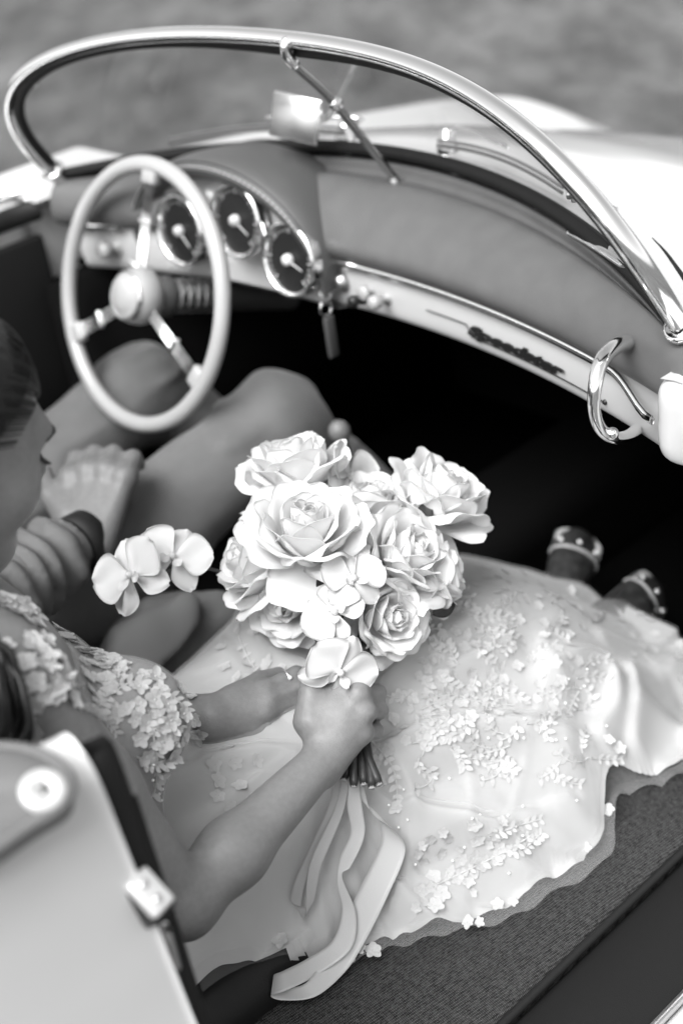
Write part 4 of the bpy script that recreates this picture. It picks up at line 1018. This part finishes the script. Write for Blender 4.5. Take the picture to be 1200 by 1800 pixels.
# ------------------------------------------------------------------ bouquet
M['petal'] = mat('rose_petal', 0.90, 0.55, transl=0.45, var=0.02, vscale=60, spec=0.2, bump=0.05, bscale=260)
M['orchid'] = mat('orchid_petal', 0.66, 0.45, transl=0.30, var=0.02, vscale=70, spec=0.3)
M['stem'] = mat('stem_green', 0.022, 0.45, var=0.3, vscale=60)
M['leaf'] = mat('leaf_green', 0.03, 0.45, var=0.3, vscale=40)
M['ribbon'] = mat('white_ribbon', 0.52, 0.38, sheen=0.3, transl=0.22, bump=0.03, bscale=1500)
bouquet = thing('bouquet', 'bouquet of white roses and orchids with trailing satin ribbon held in one hand', 'bouquet')
def rose_petal(L, W, th, wrap, roll, tip, seed, sc=1.0, nu=15, nv=15):
    """petal grid: base at origin, rose axis +z, petal centred on +y; th = tilt from the axis at base / middle / end"""
    g = np.random.default_rng(seed); ph1, ph2 = g.random(2) * 6.28
    v = np.linspace(0, 1, 40); tilt = np.radians(np.interp(v, [0, .40, .78, 1], [th[0], th[1], th[1] * .78 + th[2] * .22, th[2] * .95]))
    r = np.concatenate([[0], np.cumsum(np.sin(tilt[:-1]) * L / 39)]); z = np.concatenate([[0], np.cumsum(np.cos(tilt[:-1]) * L / 39)])
    u = np.linspace(-1, 1, nu); vv = np.linspace(.04, 1, nv)
    P = np.zeros((nv, nu, 3))
    for j, w in enumerate(vv):
        lim = 1 - .20 * np.abs(u) ** 2.4 + tip * np.exp(-(u / .22) ** 2) + .018 * np.sin(u * 7 + ph1)
        ve = np.clip(w * lim, 0, 1.06)
        rr = np.interp(ve, v, r); zz = np.interp(ve, v, z)
        half = W * (.34 + .66 * math.sin(min(1, w / .62) * math.pi / 2)) * (1 - .22 * max(0, (w - .62) / .38) ** 2)
        s = u * half; rho = wrap + rr * .55 + .004
        ang = s / rho
        x = rho * np.sin(ang); y = rr - rho * (1 - np.cos(ang)) * .9
        e = np.maximum(0, np.abs(u) - .45) / .55
        y = y + roll * half * (e ** 2) * smooth01((w - .30) / .5) * .85
        zz = zz - roll * half * (e ** 2.2) * smooth01((w - .35) / .5) * .35
        rip = .0011 * np.sin(u * 5.2 + ph2 + w * 3) * w * (1 + roll)
        P[j] = np.stack([x, y + rip, zz + rip * .5], 1)
    return P * sc
def axis_frame(ax, spin=0.0):
    ax = unit(ax); a0 = C_R if abs(ax @ C_R) < .9 else C_U
    x = unit(a0 - (a0 @ ax) * ax); y = np.cross(ax, x); c, s = math.cos(spin), math.sin(spin)
    return np.stack([x * c + y * s, -x * s + y * c, ax], 1)
def cdir(r, u, n): return unit(C_R * r + C_U * u - C_F * n)
def make_rose(c, ax, size, seed, n=28, openness=1.0, label=None):
    g = np.random.default_rng(seed); B_ = axis_frame(ax, g.random() * 6.28); sc = size / .060
    root = np.asarray(c, float) - unit(ax) * .030 * sc
    # green calyx carries the petals
    rs = add('rose', join(lathe([(.0001, -.020), (.004, -.018), (.009, -.008), (.011, .002), (.006, .006)], root, ax, 14)), M['stem'], bouquet)
    if label: rs['label'] = label
    for i in range(n):
        t = i / (n - 1); j = lambda a: g.normal(0, a)
        if t < .16: L, W, th, wrap, roll, tip, rb = .047, .0150, (34, 3, -22), .0035, .0, .0, .0
        elif t < .34: L, W, th, wrap, roll, tip, rb = .052, .0215, (48, 6, -4), .007, .10, .02, .001
        elif t < .52: L, W, th, wrap, roll, tip, rb = .057, .0285, (62, 11, 18), .011, .25, .03, .002
        elif t < .70: L, W, th, wrap, roll, tip, rb = .061, .0345, (76, 19, 58), .015, .42, .05, .003
        elif t < .86: L, W, th, wrap, roll, tip, rb = .063, .0385, (88, 29, 98), .019, .55, .07, .004
        elif t < .93: L, W, th, wrap, roll, tip, rb = .061, .0390, (104, 50, 122), .022, .55, .08, .005
        else: L, W, th, wrap, roll, tip, rb = .056, .0380, (128, 92, 118), .026, .45, .06, .005
        o = openness
        th = (th[0] + j(5), th[1] * o + j(5), th[2] * o + j(10))
        P = rose_petal(L * (1 + j(.05)), W * (1 + j(.07)), th, wrap, roll * .8 * (1 + j(.25)), tip, seed * 100 + i)
        P[..., 1] += rb + .0011 * i * .25
        P[..., 2] -= .010 * t
        a = i * R_(137.5) + j(.12); ca, sa = math.cos(a), math.sin(a)
        Q = np.stack([P[..., 0] * ca - P[..., 1] * sa, P[..., 0] * sa + P[..., 1] * ca, P[..., 2]], -1) * sc
        Q = Q @ B_.T + root
        add('petal', solid(Q, .0004), M['petal'], rs)
    return rs
ROSES = [  # px, py, depth, axis (right, up, towards viewer), size, seed, openness, label
    (540, 912, 1.580, (.08, .76, .66), .0700, 3, 1.00, 'large open rose at the front of the bouquet'),
    (730, 965, 1.610, (.60, .52, .55), .0620, 5, 0.92, 'rose tilted to the right below the topmost right one'),
    (510, 800, 1.690, (-.22, .90, .30), .0680, 8, 0.95, 'rose at the upper left back of the bouquet'),
    (780, 850, 1.680, (.38, .80, .36), .0700, 11, 0.95, 'rose at the upper right of the bouquet'),
    (428, 985, 1.640, (-.80, .35, .36), .0580, 14, 0.85, 'rose facing left beside the orchid spray'),
    (692, 1085, 1.585, (.55, .02, .72), .0540, 17, 0.95, 'lowest rose on the right above the hand'),
    (786, 1002, 1.650, (.88, .28, .12), .0500, 21, 0.85, 'half hidden rose at the right edge'),
    (655, 875, 1.680, (.10, .85, .35), .0640, 24, 0.90, 'rose in the middle behind the front one'),
    (500, 1058, 1.625, (-.45, -.05, .75), .0560, 28, 0.90, 'rose low on the left under the front one'),
]
for px, py, d, ax, sz, sd_, op, lb_ in ROSES: make_rose(at(px, py, d), cdir(*ax), sz, sd_, 37, op, lb_)

def orchid_petal(L, W, cup, bend, nu=11, nv=12, seed=0):
    P = np.zeros((nv, nu, 3)); g = np.random.default_rng(seed); ph = g.random() * 6
    for j, v in enumerate(np.linspace(.0, 1, nv)):
        half = W * (math.sin(math.pi * min(1, v * .93 + .045)) ** .62) * (.55 + .45 * smooth01(np.array(v / .5)))
        for i, u in enumerate(np.linspace(-1, 1, nu)):
            P[j, i] = (u * half, .003 + v * L, cup * u * u * half + bend * v * v * L + .0012 * math.sin(u * 4 + v * 5 + ph))
    return P
def make_orchid(c, ax, size, spin, seed, lab=None):
    B_ = axis_frame(ax, spin); s = size / .040
    ob = add('orchid', lathe([(.0001, -.012), (.002, -.010), (.003, -.002), (.0015, .004)], c, ax, 10), M['stem'], bouquet)
    if lab: ob['label'] = lab
    g = np.random.default_rng(seed)
    for k, (ang, L, W, cup, bend) in enumerate(((0, .040, .0175, -.10, -.15), (128, .038, .016, -.12, -.28), (232, .038, .016, -.12, -.28), (68, .041, .0270, .10, .10), (292, .041, .0270, .10, .10))):
        P = orchid_petal(L * (1 + g.normal(0, .05)), W * (1 + g.normal(0, .06)), cup + g.normal(0, .08), bend + g.normal(0, .14), seed=seed * 9 + k)
        a = R_(ang); ca, sa = math.cos(a), math.sin(a)
        Q = np.stack([P[..., 0] * ca - P[..., 1] * sa, P[..., 0] * sa + P[..., 1] * ca, P[..., 2] + (.002 if k > 2 else 0)], -1) * s @ B_.T + c
        add('petal', solid(Q, .0008), M['orchid'], ob)
    lip = []
    for sx in (-1, 1):
        Pl = orchid_petal(.014, .006, .5, .6, 7, 8, seed)
        a = R_(180 + sx * 50); ca, sa = math.cos(a), math.sin(a)
        lip.append(grid(np.stack([Pl[..., 0] * ca - Pl[..., 1] * sa, Pl[..., 0] * sa + Pl[..., 1] * ca, Pl[..., 2] + .004], -1) * s @ B_.T + c))
    lip.append(lathe([(.0001, .010), (.003, .009), (.0042, .005), (.0035, 0)], c, ax, 12))
    add('lip', join(*lip), M['orchid'], ob)
for px, py, d, ax, sz, spn, sd_, lb_ in (
    (232, 1012, 1.630, (-.45, .10, .85), .045, 0.5, 1, 'outermost orchid of the spray on the left'), (304, 980, 1.640, (.05, .35, .85), .041, -.3, 2, 'second orchid of the spray on the left'),
    (620, 1020, 1.552, (.25, .50, .80), .035, .2, 3, 'orchid below the large front rose'), (590, 1078, 1.540, (-.25, .30, .85), .035, 1.0, 4, 'orchid low in the middle of the bouquet'),
    (596, 1180, 1.512, (.25, -.25, .80), .039, -.5, 5, 'orchid hanging over the hand'), (612, 838, 1.700, (.75, .30, .45), .044, .1, 6, 'orchid standing up at the back of the bouquet')):
    make_orchid(at(px, py, d), cdir(*ax), sz, spn, sd_, lb_)
# stems
grip = at(622, 1240, 1.578)
ends = [(604, 1372, 1.535), (622, 1384, 1.530), (640, 1380, 1.527), (654, 1386, 1.520), (667, 1380, 1.522), (596, 1352, 1.54)]
for i, (px, py, d) in enumerate(ends):
    e = at(px, py, d); j = rng.normal(0, .006, 3); up_ = at(*ROSES[i][:3]) - cdir(*ROSES[i][3]) * .05
    c = catmull([e, grip * .45 + e * .55 + j * .5, grip + j, at(606, 1150, 1.595) + j, at(606, 1080, 1.64) * .6 + up_ * .4, up_], 30)
    st_ = add('stem', tube(c, np.interp(np.linspace(0, 1, 30), [0, .02, 1], [.0040, .0052, .0036]), 8), M['stem'], bouquet)
    add('cut_end', lathe([(.0001, .0006), (.0036, .0004), (.0041, -.001)], e, unit(e - c[1]), 10), M['thread'], st_)
add('orchid_spray_stem', tube(catmull([at(600, 1100, 1.63), at(470, 1030, 1.66), at(375, 1002, 1.655), at(318, 992, 1.65), at(240, 1020, 1.645)], 30), .0022, 6), M['stem'], bouquet)
add('orchid_spray_stem', tube(catmull([at(610, 1150, 1.575), at(600, 1100, 1.565), at(612, 1040, 1.57)], 14), .0017, 6), M['stem'], bouquet)
add('orchid_spray_stem', tube(catmull([at(612, 1160, 1.57), at(606, 1170, 1.535), at(600, 1185, 1.52)], 14), .0017, 6), M['stem'], bouquet)
def leaf(a, b, n, w):
    a, b = np.asarray(a), np.asarray(b); d = b - a; s = unit(np.cross(d, n)); nn = unit(n); P = []
    for t in np.linspace(0, 1, 12):
        h = w * math.sin(math.pi * min(1, t * .95 + .03)) ** .8; P.append([a + d * t + s * h * u + nn * (abs(u) * h * .35 - .3 * w * t * t) for u in np.linspace(-1, 1, 7)])
    add('leaf', solid(np.array(P), .0006), M['leaf'], bouquet)
leaf(at(600, 1120, 1.60), at(655, 1175, 1.575), -C_F, .014); leaf(at(740, 925, 1.66), at(752, 880, 1.65), -C_F, .010); leaf(at(612, 1100, 1.61), at(560, 1140, 1.575), -C_F, .012); leaf(at(585, 1060, 1.60), at(560, 1010, 1.58), -C_F, .010); leaf(at(760, 1080, 1.64), at(800, 1060, 1.65), -C_F, .010)
for px, py in ((560, 1130), (580, 1140), (630, 1130), (600, 1150), (645, 1160)):
    add('stem', tube(catmull([grip, at(px, py, 1.585), at(px + (px - 600) * .6, py - 60, 1.62)], 10), .003, 6), M['stem'], bouquet)

# ribbon: one long satin strip, tied at the grip, falling over the skirt
def on_skirt(px, py, lift):
    p, n = cast(SKIRT_T, px, py)
    if p is None or p[2] < .30:
        d = at(px, py, 1) - CAM; t = (.312 - CAM[2]) / d[2]; p = CAM + d * t
    return p - C_F * lift
RB = [(622, 1300, .05, 8, 2), (622, 1398, .035, 16, 0), (628, 1455, .028, 15, 3), (607, 1508, .020, 12, 9), (597, 1540, .018, 5, -8), (613, 1595, .020, 15, 3), (600, 1650, .024, 20, 9), (548, 1686, .030, 9, 19), (502, 1704, .040, 2, 22), (480, 1720, .026, -3, 22), (496, 1744, .006, 3, 15), (545, 1738, .006, 12, 14), (586, 1695, .010, 24, 13), (614, 1645, .016, 28, 14), (655, 1562, .020, 28, 14), (690, 1478, .022, 26, 12), (672, 1432, .030, 18, 18), (640, 1400, .036, 12, 15), (625, 1320, .05, 8, 4)]
ctrp = []
for px, py, lf, ax_, ay_ in RB:
    p = on_skirt(px, py, lf); d = (p - CAM) @ C_F; ctrp.append(np.concatenate([p, .8 * (at(px + ax_, py + ay_, d) - at(px, py, d))]))
cr = catmull(np.array(ctrp), 220)
ribP = np.stack([cr[:, :3] + cr[:, 3:] * w for w in np.linspace(-1, 1, 7)], 1)
add('ribbon', solid(ribP, .0002), M['ribbon'], bouquet)
RB2 = [(600, 1320, .04, -6, 2), (588, 1400, .03, -9, 3), (560, 1470, .020, -11, 4), (528, 1545, .016, -11, 4), (522, 1590, .014, -7, -8), (543, 1590, .020, 6, -10), (556, 1510, .026, 11, 0), (598, 1405, .034, 8, 2), (612, 1310, .05, 6, 0)]
ctrp = []
for px, py, lf, ax_, ay_ in RB2:
    p = on_skirt(px, py, lf); d = (p - CAM) @ C_F; ctrp.append(np.concatenate([p, (at(px + ax_, py + ay_, d) - at(px, py, d))]))
cr = catmull(np.array(ctrp), 130)
add('ribbon', solid(np.stack([cr[:, :3] + cr[:, 3:] * w for w in np.linspace(-1, 1, 7)], 1), .0005), M['ribbon_sheer'], bouquet)
# ------------------------------------------------------------------ lace: flowers, vines and beads sewn on the dress
def flower_mesh(seed, r=.011, n=5):
    g = np.random.default_rng(seed); parts = []
    for k in range(n):
        a = k * 2 * math.pi / n + g.normal(0, .12); L = r * (1 + g.normal(0, .10)); W = r * .46 * (1 + g.normal(0, .1)); lift = .08 + g.random() * .32
        P = np.zeros((6, 5, 3))
        for j, v in enumerate(np.linspace(.08, 1, 6)):
            h = W * math.sin(math.pi * min(1, v * .86 + .10)) ** .6
            for i, u in enumerate(np.linspace(-1, 1, 5)):
                x, y = u * h, v * L; z = lift * L * v ** 1.6 + .35 * u * u * h
                P[j, i] = (x * math.cos(a) - y * math.sin(a), x * math.sin(a) + y * math.cos(a), z + .0005)
        parts.append(grid(P))
    parts.append(lathe([(.0001, .0028), (.0014, .0022), (.0019, .0006)], (0, 0, 0), (0, 0, 1), 7))
    v, f = join(*parts); return mesh_data('lace_flower', v, f, M['lace'])
FLM = [flower_mesh(i, .0115 + .0012 * (i % 3), 5 if i % 3 else 6) for i in range(6)]
def sew(parent, p, n, s=1.0, k=None, fl=.8):
    n = unit(n)
    if n @ C_F > 0: n = -n
    o = bpy.data.objects.new('lace_flower', FLM[k if k is not None else int(rng.integers(6))]); link(o, parent)
    z = Vector(n + rng.normal(0, .14, 3)).normalized(); q = z.to_track_quat('Z', 'Y') @ Matrix.Rotation(rng.random() * 6.28, 3, 'Z').to_quaternion()
    o.matrix_world = Matrix.LocRotScale(Vector(p + n * .0012), q, Vector((s, s, s * fl)))
    return o
def inside(poly, x, y):
    c = False; n = len(poly)
    for i in range(n):
        x1, y1 = poly[i]; x2, y2 = poly[i - 1]
        if (y1 > y) != (y2 > y) and x < (x2 - x1) * (y - y1) / (y2 - y1) + x1: c = not c
    return c
def scatter(poly, n, mind):
    P = np.array(poly); lo, hi = P.min(0), P.max(0); out = []; tries = 0
    while len(out) < n and tries < 6000:
        tries += 1; q = lo + rng.random(2) * (hi - lo)
        if inside(poly, *q) and all((q[0] - o[0]) ** 2 + (q[1] - o[1]) ** 2 > mind * mind for o in out): out.append(q)
    return out
def vine(tree, pts, r=.0011, n=26, off=.0012):
    c = catmull(np.array(pts, float), n); P = []
    for px, py in c:
        p, nn = cast(tree, px, py)
        if p is None: continue
        if P and np.linalg.norm(p - P[-1]) > .03: break
        P.append(p + (nn if nn @ C_F < 0 else -nn) * off)
    if len(P) <= 4: return None
    P = np.array(P); parts = [tube(P, r, 5)]; T, N, B = frames(P, -C_F)
    for i in range(3, len(P) - 1, 3):
        for s in (-1, 1):
            L = (.007 + .004 * rng.random()); d = unit(T[i] * .75 + B[i] * s); w = np.cross(N[i], d); Q = []
            for t_ in np.linspace(0, 1, 6): Q.append([P[i] + d * L * t_ + w * u * L * .30 * math.sin(math.pi * (t_ * .92 + .06)) ** .8 + N[i] * (.0006 + .25 * L * t_ * t_) for u in (-1, 0, 1)])
            parts.append(grid(np.array(Q)))
    return join(*parts)
# bodice
vl = []
VN = [[(20, 1180), (70, 1160), (120, 1200), (190, 1225)], [(110, 1200), (130, 1160), (160, 1125)], [(60, 1240), (110, 1200)], [(190, 1225), (240, 1200), (300, 1240)], [(240, 1290), (280, 1260), (330, 1290)],
      [(262, 1250), (270, 1300), (276, 1350), (268, 1400)], [(300, 1260), (305, 1320), (312, 1380), (300, 1430)], [(330, 1300), (322, 1360), (330, 1420), (318, 1470)], [(240, 1330), (275, 1345), (310, 1330)], [(285, 1400), (310, 1420), (335, 1400)],
      [(20, 1240), (45, 1265), (60, 1290)], [(200, 1200), (180, 1250), (205, 1290)], [(300, 1440), (320, 1460), (345, 1490)], [(130, 1240), (170, 1260), (210, 1310)], [(255, 1230), (300, 1225), (335, 1260)]]
for p in VN:
    t = vine(BODY_T, p)
    if t: vl.append(t)
for t in vl: add('lace_sprig', t, M['lace'], bodice)
bl = bodice
neck = [(0, 1052), (35, 1063), (75, 1085), (115, 1105), (150, 1130), (185, 1152), (208, 1172)]
nk = catmull(np.array(neck, float), 40)
for i, (px, py) in enumerate(nk):
    for k in range(2):
        p, n = cast(BODY_T, px + rng.normal(0, 4) - 2 * k, py + rng.normal(0, 4) + 9 * k + 4)
        if p is not None and p[2] > .55: sew(bl, p, n, .62 + .25 * rng.random())
for poly, cnt, md, smin, smax in (
    ([(60, 1120), (130, 1140), (205, 1165), (280, 1185), (350, 1235), (362, 1330), (300, 1290), (240, 1270), (150, 1250), (60, 1200)], 46, 19, .6, .9),
    ([(0, 1140), (50, 1130), (110, 1160), (160, 1230), (90, 1260), (60, 1320), (0, 1300)], 14, 28, .75, 1.05),
    ([(240, 1290), (350, 1290), (352, 1400), (335, 1490), (300, 1430)], 22, 23, .65, .95)):
    for px, py in scatter(poly, cnt, md):
        p, n = cast(BODY_T, px, py)
        if p is not None: sew(bl, p, n, smin + (smax - smin) * rng.random())
# skirt
vs_ = []
for k in range(70):
    a = rng.random(2); x0, y0 = 720 + 320 * a[0], 1030 + 330 * a[1]; th = rng.random() * 6.28; b = rng.normal(0, .9)
    pts = [(x0 + t * 55 * math.cos(th + b * t), y0 + t * 40 * math.sin(th + b * t)) for t in np.linspace(0, 1, 5)]
    t = vine(SKIRT_T, pts, .0012, 14)
    if t: vs_.append(t)
for p in ([(760, 1560), (820, 1530), (880, 1500), (930, 1470)], [(880, 1500), (920, 1490), (950, 1465)], [(650, 1300), (690, 1350), (700, 1420)], [(420, 1120), (450, 1180), (480, 1200)], [(860, 1470), (900, 1455), (950, 1440)], [(740, 1260), (800, 1230), (870, 1240)], [(740, 1330), (760, 1290), (800, 1270)]):
    t = vine(SKIRT_T, p, .0012)
    if t: vs_.append(t)
for t in vs_: add('lace_sprig', t, M['lace'], sk)
def sow(poly, cnt, md, smin, smax):
    for px, py in scatter(poly, cnt, md):
        p, n = cast(SKIRT_T, px, py)
        if p is not None: sew(sk, p, n, (smin + (smax - smin) * rng.random()) * .85, fl=.45)
sow([(840, 985), (1060, 1045), (1050, 1090), (830, 1040)], 30, 13, .5, .7)
sow([(760, 1060), (1050, 1090), (1000, 1200), (800, 1320), (700, 1300)], 80, 18, .5, .85)
sow([(1080, 1060), (1200, 1050), (1200, 1200), (1090, 1150)], 18, 18, .6, .85)
sow([(730, 1460), (900, 1440), (860, 1560), (730, 1600)], 30, 15, .5, .9)
sow([(340, 1100), (440, 1060), (520, 1180), (400, 1200)], 12, 26, .6, .9)
sow([(630, 1240), (700, 1200), (720, 1420), (650, 1420)], 8, 28, .6, .9)
sow([(370, 1320), (460, 1300), (440, 1420), (380, 1440)], 9, 26, .6, .9)
# hem flowers sit in the tulle edge
for u in list(range(30, 250, 5)):
    for k in range(1 if rng.random() < .5 else 2):
        P = TU[min(u + int(rng.integers(0, 5)), NU - 1), NV - 3 - int(rng.integers(0, 9))]
        if rng.random() < .08 + .45 * (math.sin(u * .22) > .45): sew(tu, P, V3(.4, -.3, 1), .45 + .35 * rng.random())
# beads that catch the light
bp_ = []
for px, py in scatter([(720, 1050), (1060, 1100), (1100, 1300), (900, 1560), (720, 1560), (640, 1300)], 60, 14) + scatter([(250, 1340), (340, 1340), (340, 1480), (300, 1440)], 50, 5):
    for T_ in (BODY_T, SKIRT_T):
        p, n = cast(T_, px, py)
        if p is not None: bp_.append(lathe([(.0001, .0018), (.0013, .0013), (.0018, 0), (.0013, -.0013)], p - C_F * .002, -C_F, 6)); break
bb = add('beads', join(*bp_), M['bead'], sk); bb['kind'] = 'stuff'
